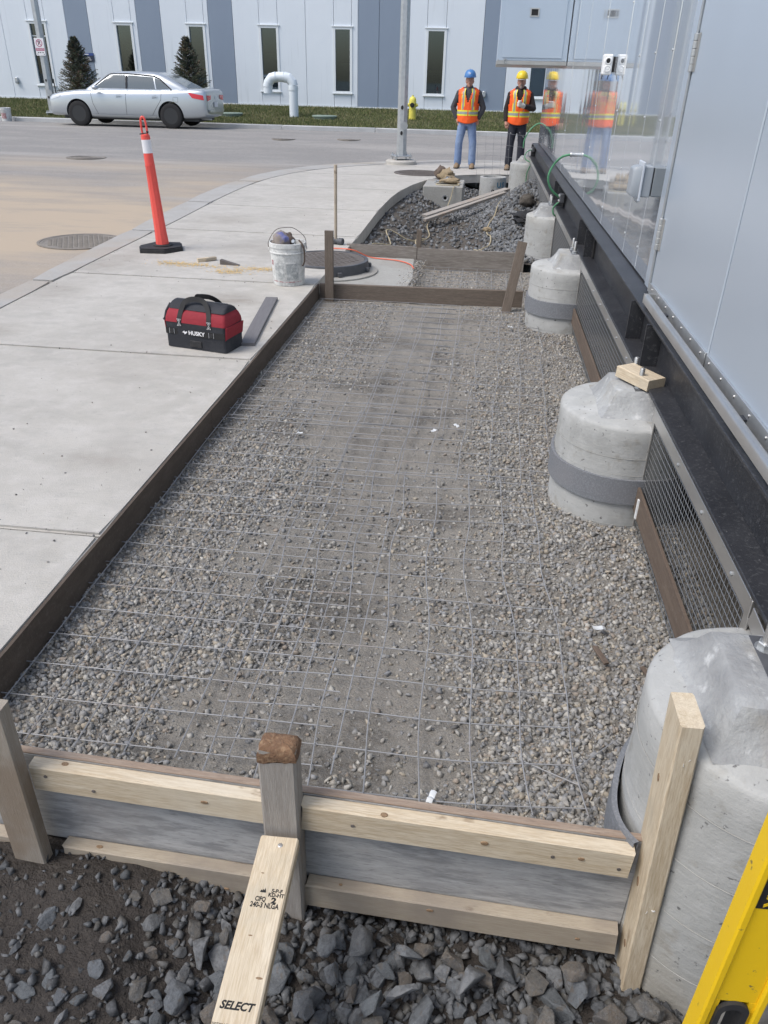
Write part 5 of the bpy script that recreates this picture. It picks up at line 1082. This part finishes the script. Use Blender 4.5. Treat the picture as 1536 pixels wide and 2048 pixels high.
# ---- spruces
mat('needles', (.05, .068, .05), .8, attr='tint', spec=.2); mat('bark', (.1, .075, .055), .9, bumps=[(30, .01)])
def spruce(loc, h, rad, label, seed):
    t = thing('spruce_tree', label, 'tree', loc, group='young spruces by the panel building'); r_ = random.Random(seed)
    MB().tube([(0, 0, 0), (.01, 0, h * .5), (.0, 0, h * .98)], [.05, .03, .008], 8).build('trunk', 'bark', t, smooth=50)
    V = []; TT = []; tw = MB(); lim = MB()
    pal = [(.085, .098, .072), (.11, .122, .09), (.065, .075, .06), (.17, .16, .11), (.14, .12, .08)]
    def needle(p, d, L, w, c):
        d = d.normalized(); s = d.cross(Vector((r_.uniform(-1, 1), r_.uniform(-1, 1), r_.uniform(-1, 1))))
        if s.length < 1e-4: return
        s = s.normalized() * w; V.extend([p - s, p + s, p + d * L]); TT.extend([c, c, c])
    nb = 250
    for i in range(nb):
        u = (i + r_.random()) / nb; z = h * (.05 + .93 * u ** 1.05); L = rad * (1 - u) ** .85 * r_.uniform(.72, 1.15) + .05; a = i * 2.399 + r_.uniform(-.4, .4)
        if r_.random() < .06: L *= .5
        dirv = Vector((math.cos(a), math.sin(a), 0)); pts = [Vector((0, 0, z)) + dirv * (L * s) + Vector((0, 0, L * (-.10 * math.sin(s * 2.6) + .22 * s * s * (1 + u)))) for s in (0, .25, .5, .75, 1)]
        lim.tube(pts, [.011, .009, .007, .005, .003], 4, cap=False); c0 = pal[r_.randrange(len(pal))]
        for k in range(4):
            for q in range(5):
                f = (k + (q + r_.random()) / 5) / 4
                if f < .18: continue
                i0 = min(3, int(f * 4)); p = pts[i0].lerp(pts[i0 + 1], f * 4 - i0); side = r_.choice((-1, 1)); td = (dirv * .75 + Vector((-dirv.y, dirv.x, 0)) * side * r_.uniform(.4, 1.1) + Vector((0, 0, r_.uniform(-.25, .35)))).normalized(); tl = L * .26 * r_.uniform(.6, 1.2) * (1.15 - f * .5)
                for n_ in range(6):
                    b_ = p + td * tl * (n_ / 5); nd = td + Vector((r_.uniform(-1, 1), r_.uniform(-1, 1), r_.uniform(-.6, 1))) * .9; c = tuple(x * r_.uniform(.75, 1.25) for x in c0); needle(b_, nd, r_.uniform(.045, .075), .010, c)
    lim.build('branches', 'bark', t)
    V = np.array([q[:] for q in V]); me = raw_mesh('crown', V, np.arange(len(V)).reshape(-1, 3), np.array(TT)); me.materials.append(MATS['needles']); o = bpy.data.objects.new('crown', me); COL.objects.link(o); o.parent = t; return t
spruce((-14.0, 28.4, lawn_z(28.4) - .03), 2.22, .82, 'young spruce behind the bonnet of the silver car', 5); spruce((-10.15, 28.5, lawn_z(28.5) - .03), 2.28, .80, 'young spruce behind the boot of the silver car', 9)
o = MB().tube([(0, 0, 0), (-.02, 0, .95)], .02, 6).build('tree_stake', 'black'); o.location = (-14.72, 28.0, lawn_z(28)); tag(o, 'thin black stake beside the left spruce', 'stake')
# ---- pails at the far kerb
def pail(loc, label):
    t = thing('far_pail', label, 'bucket', loc); MB().lathe([(.14, 0), (.16, .30), (.168, .305), (.168, .38), (.16, .385), (.155, .37)], 24).build('body', 'bucket_plastic', t, smooth=35); wrap('printed_panel', -120, -60, .08, .24, 'faded_print', t, .142, .158); return t
pail((-15.12, 25.35, road_z(25.35)), 'white pail standing at the far kerb at the left edge'); 

# ================================================================== CAR
mat('car_silver', (.50, .54, .57), .3, .6, coat=.7, layers=[(900, .5, .7, (.46, .49, .52), .3)]); mat('car_glass', (.12, .145, .155), .06, 0, spec=.9); mat('tyre', (.018, .018, .019), .85); mat('steel_wheel', (.045, .047, .05), .4, .4); mat('lamp_red', (.62, .02, .03), .2, spec=.8); mat('lamp_clear', (.62, .66, .68), .15, spec=.8); mat('trim_dark', (.03, .032, .035), .6)
car = thing('silver_sedan', 'silver four door sedan with black steel wheels parked at the far kerb', 'car', (-10.36, 24.40, road_z(24.0)), R(180))
ST = [(-2.40, .74, .40, .94), (-2.39, .82, .32, 1.00), (-2.31, .87, .27, 1.035), (-2.0, .90, .24, 1.04), (-1.6, .91, .22, 1.02), (-1.0, .915, .2, .985), (0, .915, .2, .965), (.8, .912, .2, .965), (1.2, .91, .2, .955), (1.6, .905, .22, .925), (1.95, .89, .24, .875), (2.16, .86, .24, .835), (2.27, .82, .24, .79), (2.32, .74, .25, .75)]
ST = [(x, w, zb, zt * .985) for x, w, zb, zt in ST]
rings = []
for x, w, zb, zt in ST:
    m_ = zb + (zt - zb) * .52
    half = [(w * .86, zb), (w * .96, zb + .06), (w, zb + (zt - zb) * .3), (w * 1.0, m_), (w * .985, zt - .12 * (zt - zb) / .75), (w * .93, zt - .035), (w * .82, zt - .004), (w * .45, zt + .015)]
    rings.append([(x, y, z) for y, z in half] + [(x, -y, z) for y, z in half[::-1]])
me = MB().loft(rings).mesh(); bmx = bmesh.new(); bmx.from_mesh(me); bmesh.ops.recalc_face_normals(bmx, faces=bmx.faces); bmesh.ops.triangulate(bmx, faces=[q for q in bmx.faces if len(q.verts) > 4]); bmx.to_mesh(me); bmx.free()
tmp = bpy.data.objects.new('t', me); COL.objects.link(tmp); ss = tmp.modifiers.new('s', 'SUBSURF'); ss.levels = 2; ss.render_levels = 2
WX = (1.40, -1.35); cut = MB()
for x in WX: cut.lathe([(.375, -1.2), (.375, 1.2)], 40, M=T(x, 0, .325) @ RX(90))
ct = cut.build('c', 'black'); bo = tmp.modifiers.new('b', 'BOOLEAN'); bo.object = ct; bo.operation = 'DIFFERENCE'; bo.solver = 'EXACT'
me = evaluated(tmp); bpy.data.objects.remove(tmp); bpy.data.objects.remove(ct); me.materials.clear(); me.materials.append(MATS['car_silver']); body = link('body', me, car, smooth=40)
from mathutils.bvhtree import BVHTree
def bvh(me): return BVHTree.FromPolygons([v_.co[:] for v_ in me.vertices], [p.vertices[:] for p in me.polygons])
def plan(xf, xr, w, z, n=6):
    o_ = []
    for cx, cy, sx, sy, a0 in ((xf, w, -1, -1, 0),): pass
    rf, rr = .28, .32
    for (cx, cy, r_x, r_y, a0) in ((xf - rf, w - .1, rf, .1, 0), (xr + rr, w - .1, rr, .1, 90), (xr + rr, -w + .1, rr, .1, 180), (xf - rf, -w + .1, rf, .1, 270)):
        for i in range(n + 1):
            a = R(a0 + 90 * i / n); o_.append((cx + r_x * math.cos(a), cy + r_y * math.sin(a), z))
    return o_
gh = [plan(1.22, -2.02, .80, .90), plan(1.15, -1.96, .79, .96), plan(.84, -1.56, .735, 1.15), plan(.54, -1.22, .67, 1.31), plan(.34, -1.04, .62, 1.375), plan(.14, -.84, .50, 1.408), plan(-.08, -.6, .3, 1.42)]
me2 = MB().loft(gh).mesh(); me2.materials.append(MATS['car_silver']); cabn = link('cabin', me2, car, smooth=50)
BB, BC = bvh(me), bvh(me2)
def patch_(name, quad, mt, par, tree, off=.006, n=8, mm=5, axis='y', s=1):
    """curved plate lying on the car's surface; quad = four (u, z) corners"""
    vs = []; fs = []
    for i in range(n + 1):
        for j in range(mm + 1):
            a, b = i / n, j / mm; p0 = Vector(quad[0]).lerp(Vector(quad[1]), a); p1 = Vector(quad[3]).lerp(Vector(quad[2]), a); p = p0.lerp(p1, b)
            if axis == 'y': hit = tree.ray_cast(Vector((p.x, 2 * s, p.y)), Vector((0, -s, 0)))[0]; q = hit + Vector((0, s * off, 0)) if hit else None
            else: hit = tree.ray_cast(Vector((4 * s, p.x, p.y)), Vector((-s, 0, 0)))[0]; q = hit + Vector((s * off, 0, 0)) if hit else None
            vs.append(q if q else (Vector((p.x, .7 * s, p.y)) if axis == 'y' else Vector((2 * s, p.x, p.y))))
    fs = [(i * (mm + 1) + j, (i + 1) * (mm + 1) + j, (i + 1) * (mm + 1) + j + 1, i * (mm + 1) + j + 1) for i in range(n) for j in range(mm)]
    return MB().add(vs, fs).build(name, mt, par, smooth=60)
def line_(name, pts, mt, par, tree, s=1, r_=.005, off=.0):
    q = []
    for (x0, z0), (x1, z1) in zip(pts[:-1], pts[1:]):
        for k in range(8):
            t = k / 8; x, z = x0 + (x1 - x0) * t, z0 + (z1 - z0) * t; h_ = tree.ray_cast(Vector((x, 2 * s, z)), Vector((0, -s, 0)))[0]
            if h_: q.append(h_ + Vector((0, s * off, 0)))
    return MB().tube(q, r_, 5).build(name, mt, par)
for s in (1, -1):
    patch_('side_window', [(.86, .99), (-.04, .99), (-.04, 1.32), (.40, 1.31)], 'car_glass', cabn, BC, s=s); patch_('side_window', [(-.12, .99), (-.92, .99), (-.86, 1.28), (-.12, 1.32)], 'car_glass', cabn, BC, s=s); patch_('side_window', [(-.96, .99), (-1.34, .995), (-1.07, 1.215), (-.90, 1.27)], 'car_glass', cabn, BC, s=s)
    line_('window_trim', [(.92, .978), (-1.40, .98)], 'car_silver', cabn, BC, s=s, r_=.006); line_('window_trim', [(-1.40, .98), (-1.06, 1.24), (-.88, 1.305), (-.1, 1.345), (.42, 1.33), (.94, .98)], 'trim_dark', cabn, BC, s=s, r_=.02); line_('window_pillar', [(-.08, .985), (-.08, 1.335)], 'trim_dark', cabn, BC, s=s, r_=.035)
    fd = line_('door_gap', [(.98, .90), (.93, .60), (.80, .30), (-.04, .30), (-.06, .60), (-.07, .94)], 'trim_dark', body, BB, s=s); rd = line_('door_gap', [(-.05, .30), (-.80, .32), (-.93, .50), (-1.10, .72), (-1.13, .94)], 'trim_dark', body, BB, s=s)
    for x in (.14, -.92): patch_('door_handle', [(x + .11, .775), (x - .09, .785), (x - .09, .815), (x + .11, .805)], 'car_silver', body, BB, s=s, off=.022, n=4, mm=2); patch_('handle_recess', [(x + .07, .76), (x - .06, .77), (x - .06, .825), (x + .07, .815)], 'trim_dark', body, BB, s=s, off=.004, n=4, mm=2)
    patch_('sill_moulding', [(.92, .285), (-.92, .285), (-.92, .325), (.92, .325)], 'car_silver', body, BB, s=s, off=.016)
    if s == 1: line_('fuel_flap', [(-1.46, .80), (-1.60, .80), (-1.60, .68), (-1.46, .68), (-1.46, .80)], 'trim_dark', body, BB, s=s, r_=.003)
    patch_('head_lamp', [(2.22, .66), (1.93, .73), (1.88, .82), (2.18, .75)], 'lamp_clear', body, BB, s=s, off=.008); patch_('tail_lamp', [(-1.90, .93), (-2.33, .86), (-2.35, .74), (-2.02, .79)], 'lamp_red', body, BB, s=s, off=.010)
    mr_ = MB().ball((.78, s * .97, .99), (.10, .08, .065), 12, 8).build('door_mirror', 'car_silver', cabn, smooth=60)
    patch_('tail_lamp', [(s * .40, .86), (s * .76, .86), (s * .72, .72), (s * .42, .76)], 'lamp_red', body, BB, axis='x', s=-1, off=.012, n=5, mm=3)
patch_('windscreen', [(-.62, 1.01), (.62, 1.01), (.46, 1.33), (-.46, 1.33)], 'car_glass', cabn, BC, axis='x', s=1, off=.008); patch_('rear_window', [(-.60, 1.02), (.60, 1.02), (.44, 1.33), (-.44, 1.33)], 'car_glass', cabn, BC, axis='x', s=-1, off=.008)
patch_('number_plate', [(-.16, .56), (.16, .56), (.16, .68), (-.16, .68)], 'print_white', body, BB, axis='x', s=-1, off=.02, n=2, mm=2); patch_('rear_bumper', [(-.66, .42), (.66, .42), (.70, .50), (-.70, .50)], 'car_silver', body, BB, axis='x', s=-1, off=.03); patch_('grille', [(-.3, .52), (.3, .52), (.34, .62), (-.34, .62)], 'trim_dark', body, BB, axis='x', s=1, off=.012)
MB().lathe([(.03, 0), (.03, .01)], 16, M=T(-2.402, 0, .80) @ RY(-90)).build('badge', 'lamp_clear', body)
MB().tube([(-2.1, .45, .26), (-2.40, .45, .25)], .03, 10).build('exhaust', 'galvanised', body, smooth=50)
MB().box(-2.1, 1.95, -.70, .70, .19, .26).build('underbody', 'trim_dark', car)
for x in WX:
    for s in (1, -1):
        w_ = thing('wheel', None, None, (x, s * .80, .325)); w_.parent = car; sgn = -90 * s
        ty = MB().lathe([(.20, -.10), (.29, -.105), (.318, -.09), (.325, -.05), (.325, .05), (.318, .09), (.29, .105), (.205, .10)], 40, M=RX(sgn), caps=False).build('tyre', 'tyre', w_, smooth=40)
        rim = MB().lathe([(.212, .098), (.205, .085), (.20, .03), (.175, .045), (.16, .06), (.12, .062), (.10, .045), (.065, .04), (.06, .055), (.01, .06)], 40, M=RX(sgn)).build('rim', 'steel_wheel', w_, smooth=35)
        MB().lathe([(.36, -.5 * .2), (.36, .0)], 30, M=RX(sgn)).build('arch_liner', 'black', w_) if False else None
        for k in range(14):
            a = 2 * math.pi * k / 14; MB().lathe([(.014, 0), (.014, .004)], 8, M=RX(sgn) @ T(.14 * math.cos(a), .14 * math.sin(a), .0615)).build('vent_hole', 'galvanised', w_)
        for k in range(5):
            a = 2 * math.pi * k / 5; MB().lathe([(.012, 0), (.012, .012)], 6, M=RX(sgn) @ T(.055 * math.cos(a), .055 * math.sin(a), .05)).build('wheel_nut', 'galvanised', w_)
# ================================================================== WORKERS
mat('skin', (.45, .245, .18), .6, layers=[(9, .45, .7, (.38, .18, .13), .5)]); mat('jacket_grey', (.055, .057, .065), .9, bumps=[(14, .012), (40, .004)]); mat('hoodie_brown', (.028, .02, .02), .9, bumps=[(14, .012), (40, .004)])
mat('jeans_blue', (.16, .235, .40), .85, layers=[(5, .4, .65, (.26, .34, .49), .7, (1.5, 1.5, .6)), (16, .5, .7, (.11, .165, .30), .5)], bumps=[(12, .012, (1, 1, 1.6)), (300, .0008)]); mat('trousers_dark', (.022, .024, .036), .85, layers=[(18, .66, .7, (.5, .5, .5), .9, (1, 1, .6))], bumps=[(12, .012, (1, 1, 1.6))])
mat('vest_orange', (.95, .12, .015), .6, bumps=[(13, .01), (45, .004)]); mat('vest_yellow', (.78, .72, .06), .55); mat('vest_silver', (.30, .32, .31), .4); mat('boot_tan', (.24, .17, .105), .8, bumps=[(25, .005)]); mat('helmet_blue', (.075, .21, .47), .35); mat('helmet_yellow', (.80, .58, .03), .35); mat('hair_dark', (.05, .04, .035), .9); mat('hair_grey', (.26, .23, .21), .9); mat('cap_navy', (.015, .018, .05), .8); mat('glove_white', (.56, .53, .48), .9, bumps=[(40, .003)]); mat('cup_red', (.25, .03, .03), .6)
def fuse(mb, name, mt, par, vox=.009, smooth_it=4):
    me = mb.mesh(); o = bpy.data.objects.new('f', me); COL.objects.link(o); rm = o.modifiers.new('r', 'REMESH'); rm.mode = 'VOXEL'; rm.voxel_size = vox; sm = o.modifiers.new('s', 'SMOOTH'); sm.iterations = smooth_it; sm.factor = .5
    me = evaluated(o); bpy.data.objects.remove(o); me.materials.clear(); me.materials.append(MATS[mt]); me.polygons.foreach_set('use_smooth', [True] * len(me.polygons)); o = bpy.data.objects.new(name, me); COL.objects.link(o); o.parent = par; return o
def ell(rx, ry, z, cx=0, cy=0, n=28): return [(cx + rx * math.cos(2 * math.pi * k / n), cy + ry * math.sin(2 * math.pi * k / n), z) for k in range(n)]
TORSO = [(.86, .185, .13), (.95, .188, .135), (1.05, .184, .132), (1.15, .190, .135), (1.27, .203, .138), (1.37, .205, .13), (1.43, .178, .11), (1.475, .105, .085), (1.50, .075, .07)]
def trx(z, k): return float(np.interp(z, [t[0] for t in TORSO], [t[k] for t in TORSO]))
def worker(loc, rz, label, pose, jacket, trouser, boots, helmet, hair):
    t = thing('person', label, 'person', loc, rz)
    sh = pose['sh']; feet = pose['feet']
    # body: one continuous figure under the clothes
    b = MB(); hd = pose.get('head', (0, -.01, 1.605)); hx, hy, hz = hd
    b.ball((hx, hy, hz + .015), (.084, .098, .110), 24, 16); b.ball((hx, hy - .025, hz - .06), (.064, .070, .060), 18, 12); b.ball((hx, hy - .075, hz - .095), (.026, .022, .022), 12, 8)      # skull, jaw, chin
    b.tube([(hx, hy - .085, hz + .015), (hx, hy - .103, hz - .018), (hx, hy - .112, hz - .034)], [.010, .013, .017], 10); b.ball((hx, hy - .1, hz - .036), (.021, .014, .011), 10, 8)                       # nose
    b.ball((hx, hy - .08, hz + .028), (.050, .016, .010), 12, 8)                                                                                         # brow
    b.ball((hx, hy - .082, hz - .068), (.026, .015, .011), 12, 8)                                                                                        # mouth
    for s in (-1, 1): b.ball((hx + s * .076, hy + .008, hz - .012), (.012, .020, .032), 10, 8); b.ball((hx + s * .042, hy - .062, hz - .022), (.026, .024, .022), 10, 8)
    b.tube([(0, .015, 1.40), (0, .012, 1.48), (hx, hy + .015, hz - .03)], [.06, .058, .057], 16)
    b.loft([ell(rx * .9, ry * .88, z) for z, rx, ry in TORSO])
    for s, arm in ((-1, pose['armR']), (1, pose['armL'])):
        e, w_, h_ = [Vector(q) for q in arm]; S = Vector((s * .178, .01, 1.405))
        b.tube([S, S.lerp(e, .5), e, e.lerp(w_, .5), w_], [.05, .045, .038, .036, .027], 12)
        d = (h_ - w_).normalized(); side = d.cross(Vector((0, -1, 0))); side = side.normalized() if side.length > .1 else Vector((1, 0, 0)); nrm = side.cross(d).normalized(); curl = pose.get('curl', .5)
        b.tube([w_, w_ + d * .04, w_ + d * .085], [.027, .035, .036], 10)
        for k in range(4):
            p = w_ + d * .085 + side * (-.029 + k * .0195); L = (.066, .076, .072, .056)[k]; b1 = p + d * L * .45; b2 = b1 + (d * (1 - curl) + nrm * s * curl).normalized() * L * .35; b3 = b2 + (d * (1 - 2 * curl) + nrm * s * curl * 1.6).normalized() * L * .3
            b.tube([p - d * .02, p, b1, b2, b3], [.011, .0105, .010, .009, .0075], 8)
        tp_ = w_ + d * .03 + side * -.034; b.tube([tp_, tp_ + d * .03 - side * .02, tp_ + d * .065 - side * .024], [.013, .012, .009], 8)
    for s in (-1, 1):
        k = Vector((s * feet * .95, -.02, .48)); a = Vector((s * feet, .02, .09)); hp = Vector((s * .09, 0, .9)); b.tube([hp, hp.lerp(k, .5), k, k.lerp(a, .35), a], [.085, .075, .055, .055, .042], 14); b.tube([a, a + Vector((s * .02, -.10, -.045)), a + Vector((s * .03, -.17, -.055))], [.04, .038, .03], 10)
    body_ = fuse(b, 'body', 'skin', t, .0085, 3)
    for s in (-1, 1): e_ = MB().ball((hx + s * .031, hy - .081, hz + .006), (.011, .006, .006), 10, 6).build('eye', 'black', body_, smooth=60)
    hr = MB(); hr.loft([ell(.081, .098, hz + z, hx, hy + .012) if False else [(hx + .079 * math.cos(a), hy + .018 + .092 * math.sin(a), hz + z) for a in np.linspace(-.35, math.pi + .35, 18)] for z in (-.045, .0, .05)], closed=False, caps=False); h_o = hr.build('hair', hair, body_, smooth=60); h_o.modifiers.new('s', 'SOLIDIFY').thickness = .012
    if hair == 'hair_grey':
        mu = MB(); mu.tube([(hx - .03, hy - .093, hz - .06), (hx, hy - .103, hz - .052), (hx + .03, hy - .093, hz - .06)], [.006, .010, .006], 8); mu.ball((hx, hy - .095, hz - .098), (.022, .016, .024), 10, 8); mu.build('beard', hair, body_, smooth=60)
    # clothes
    j = MB(); j.loft([ell(rx, ry, z) for z, rx, ry in TORSO])
    for s, arm in ((-1, pose['armR']), (1, pose['armL'])):
        e, w_, h_ = [Vector(q) for q in arm]; S = Vector((s * .165, .01, 1.395)); S2 = Vector((s * .19, .01, 1.385))
        q = [S, S2, S2.lerp(e, .35), S2.lerp(e, .7), e, e.lerp(w_, .3), e.lerp(w_, .65), w_]; rr = [.072, .070, .066, .062, .062, .058, .052, .045]; q = [p + Vector((0, 0, .006 * math.sin(i * 2.3))) for i, p in enumerate(q)]; j.tube(q, rr, 14)
        for i in range(5): p = e.lerp(w_, i / 5 + .05); j.ball(p, (.060 - .004 * i,) * 3, 10, 8)
    j.loft([ell(.085, .082, 1.45, 0, .01), ell(.074, .074, 1.50, 0, .01), ell(.07, .07, 1.53, 0, .012)])
    if pose.get('hood'): j.loft([ell(.12, .10, 1.44, 0, .03), ell(.115, .10, 1.50, 0, .035), ell(.095, .085, 1.535, 0, .04)])
    fuse(j, 'jacket', jacket, t, .012, 4)
    p_ = MB(); p_.loft([ell(.155, .112, .80), ell(.168, .12, .88), ell(.165, .116, .96), ell(.160, .112, 1.0)])
    for s in (-1, 1):
        hp = Vector((s * .083, 0, .87)); k = Vector((s * feet * .95, -.02, .49)); a = Vector((s * feet, .015, .07)); seq = [hp, hp.lerp(k, .35), hp.lerp(k, .7), k, k.lerp(a, .3), k.lerp(a, .6), k.lerp(a, .8), k.lerp(a, .92), a]
        p_.tube(seq, [.098, .095, .083, .078, .077, .076, .080, .073, .078], 16)
    fuse(p_, 'trousers', trouser, t, .012, 3)
    for s in (-1, 1):
        bo_ = MB(); ax = s * feet; bo_.tube([(ax, .03, .01), (ax, .03, .14)], [.055, .058], 14); bo_.loft([[(ax + s * .012 + (.048 + .004 * math.sin(y * 40)) * w * math.cos(u), y, max(.0, hgt * .5 + hgt * .52 * math.sin(u))) for u in np.linspace(0, 2 * math.pi, 15)[:-1]] for y, w, hgt in ((.085, .75, .07), (.04, 1.05, .12), (-.04, 1.05, .115), (-.10, 1.1, .085), (-.16, 1.1, .072), (-.20, .95, .062), (-.225, .6, .045))])
        bt = fuse(bo_, 'boot', boots, t, .008, 2); MB().prism([(ax + s * .012 + .05 * c, y) for c, y in ((-.8, .09), (.8, .09), (1.08, .0), (1.1, -.14), (.75, -.215), (0, -.235), (-.75, -.215), (-1.1, -.14), (-1.08, 0))], 0.001, .022).build('sole', 'rubber', bt)
    # vest: shell over the torso with a V neck
    def vp(a, z, off):
        rx, ry = trx(z, 1) + .020 + off, trx(z, 2) + .022 + off
        if z > 1.36: rx += .012
        fold = .007 * noise.noise((a * 3, z * 7, loc[0])) + .005 * noise.noise((a * 8, z * 4, 3)) ; rx += fold; ry += fold; hem = .025 * math.sin(a * 2 + 1.57) * (z < .95)
        return Vector((rx * math.cos(a), ry * math.sin(a), z + hem))
    zz = list(np.linspace(.865, 1.485, 32)); aa = np.linspace(0, 2 * math.pi, 97)[:-1]; vs = [vp(a, z, 0) for z in zz for a in aa]; fs = []; n_ = len(aa)
    for i in range(len(zz) - 1):
        for k in range(n_):
            a = (aa[k] + math.pi / 96); z = (zz[i] + zz[i + 1]) / 2; x = trx(z, 1) * math.cos(a); front = math.sin(a) < -.2
            if front and z > 1.22 and abs(x) < (z - 1.22) * .34 + .004: continue
            if abs(math.cos(a)) > .86 and 1.20 < z < 1.40: continue
            fs.append((i * n_ + k, i * n_ + (k + 1) % n_, (i + 1) * n_ + (k + 1) % n_, (i + 1) * n_ + k))
    ve = MB().add(vs, fs).build('vest', 'vest_orange', t, smooth=70); so_ = ve.modifiers.new('s', 'SOLIDIFY'); so_.thickness = .008; so_.offset = 1
    def band(z0, z1, mt, off, full=True, xc=None, hw=None):
        vs = []; fs = []
        if full:
            A_ = np.linspace(0, 2 * math.pi, 65); zs = np.linspace(z0, z1, 4); vs = [vp(a, z, off) for z in zs for a in A_]; n2 = len(A_); fs = [(i * n2 + k, i * n2 + k + 1, (i + 1) * n2 + k + 1, (i + 1) * n2 + k) for i in range(3) for k in range(n2 - 1) if not (-1.62 < (A_[k] - 2 * math.pi) < -1.56)]
        else:
            zs = np.linspace(z0, z1, 18)
            for z in zs:
                for u in np.linspace(-hw, hw, 4):
                    x = xc * (1 - .12 * sstep(1.40, 1.48, z)) + u; rx = trx(z, 1) + .02 + off; c = max(-.995, min(.995, x / rx)); a = -math.acos(c); vs.append(vp(a, z, off))
            fs = [(i * 4 + k, i * 4 + k + 1, (i + 1) * 4 + k + 1, (i + 1) * 4 + k) for i in range(17) for k in range(3)]
        MB().add(vs, fs).build('reflective_stripe', mt, ve, smooth=70)
    band(.985, 1.085, 'vest_yellow', .010); band(1.012, 1.058, 'vest_silver', .0125)
    for s in (-1, 1): band(1.088, 1.47, 'vest_yellow', .010, False, s * .098, .034); band(1.088, 1.47, 'vest_silver', .0125, False, s * .098, .017)
    # helmet
    hh = MB(); hc = (hx, hy + .008, hz + .068); prof = []
    rings = []
    for th in np.linspace(0, math.pi / 2 - .03, 9):
        rings.append([(hc[0] + .117 * math.cos(th) ** .8 * math.cos(a), hc[1] + .140 * math.cos(th) ** .8 * math.sin(a), hc[2] + .130 * math.sin(th) ** 1.0) for a in np.linspace(0, 2 * math.pi, 33)[:-1]])
    hh.loft(rings); he = hh.build('helmet', helmet, t, smooth=60)
    brim = []
    for r2, z in ((1.0, .004), (1.0, -.004)):
        brim.append([(hc[0] + .124 * math.cos(a), hc[1] + (.146 + (.05 if pose.get('peak', True) else .0) * max(0, -math.sin(a)) ** 2) * math.sin(a), hc[2] + z - .012 * max(0, -math.sin(a))) for a in np.linspace(0, 2 * math.pi, 41)[:-1]])
    MB().loft(brim).build('brim', helmet, he, smooth=30)
    MB().tube([(hc[0], hc[1] + .130 * math.cos(a), hc[2] + .126 * math.sin(a)) for a in np.linspace(.5, 2.6, 12)], .010, 8).build('ridge', helmet, he, smooth=60)
    if helmet == 'helmet_blue': MB().prism([(-.022, .012), (-.006, .006), (.0, -.02), (.007, .006), (.022, .014), (.004, .02)], 0, .003, M=T(hc[0], hc[1] - .131, hc[2] + .050) @ RX(72)).build('emblem', 'print_white', he)
    return t, he, hc
worker((-.43, 17.60, 0.0), R(-2), 'person in blue hard hat, orange vest and blue jeans with hands at the hips', dict(sh=.18, feet=.15, armR=[(-.305, .04, 1.125), (-.215, .0, .925), (-.165, -.04, .84)], armL=[(.305, .04, 1.125), (.215, .01, .925), (.165, .0, .84)], curl=.15), 'jacket_grey', 'jeans_blue', 'boot_tan', 'helmet_blue', 'hair_dark')
w2, he2, hc2 = worker((.60, 17.60, 0.0), R(-4), 'person in yellow hard hat, orange vest and dark trousers holding a cup', dict(sh=.18, feet=.12, armR=[(-.255, .04, 1.12), (-.245, -.02, .90), (-.22, -.05, .82)], armL=[(.285, -.02, 1.14), (.10, -.24, 1.185), (.03, -.27, 1.215)], curl=.55, hood=True, peak=False), 'hoodie_brown', 'trousers_dark', 'boot_tan', 'helmet_yellow', 'hair_grey')
cp = MB(); cp.loft([[(hc2[0] + .095 * math.cos(a), hc2[1] + .005 + .115 * math.sin(a), hc2[2] + z) for a in np.linspace(0, 2 * math.pi, 29)[:-1]] for z in (-.012, .03)]); cp.loft([[(hc2[0] + .07 * q, hc2[1] - .105 - .075 * (1 - q * q) * d, hc2[2] - .012 - .018 * d + z) for q in np.linspace(-1, 1, 11)] for d, z in ((0, .006), (1, .004), (1, -.003), (0, 0))], closed=False, caps=False); cp.build('cap', 'cap_navy', he2, smooth=50)
MB().tube([(hc2[0] + .07 * q, hc2[1] - .107 - .075 * (1 - q * q), hc2[2] - .029) for q in np.linspace(-1, 1, 11)], .004, 5).build('cap_piping', 'print_white', he2)
gv = MB(); gv.tube([(.11, -.23, 1.18), (.06, -.258, 1.20), (.02, -.272, 1.215)], [.042, .05, .046], 12)
for k in range(4): gv.tube([(.04, -.305 , 1.185 + k * .021), (.0, -.325, 1.188 + k * .021), (-.028, -.30, 1.190 + k * .021), (-.03, -.27, 1.19 + k * .021)], [.014, .014, .013, .011], 8)
gv.tube([(.04, -.255, 1.25), (.0, -.25, 1.265), (-.02, -.262, 1.268)], [.015, .014, .011], 8); fuse(gv, 'glove', 'glove_white', w2, .007, 2)
cu = thing('paper_cup', 'red paper cup with a white lid held by the worker in the yellow hard hat', 'cup', (.60 - .008, 17.60 - .292, 1.165)); MB().lathe([(.026, 0), (.034, .10)], 20).build('cup', 'cup_red', cu, smooth=40); MB().lathe([(.036, .1005), (.036, .118), (.030, .122)], 20).build('lid', 'print_white', cu, smooth=40)
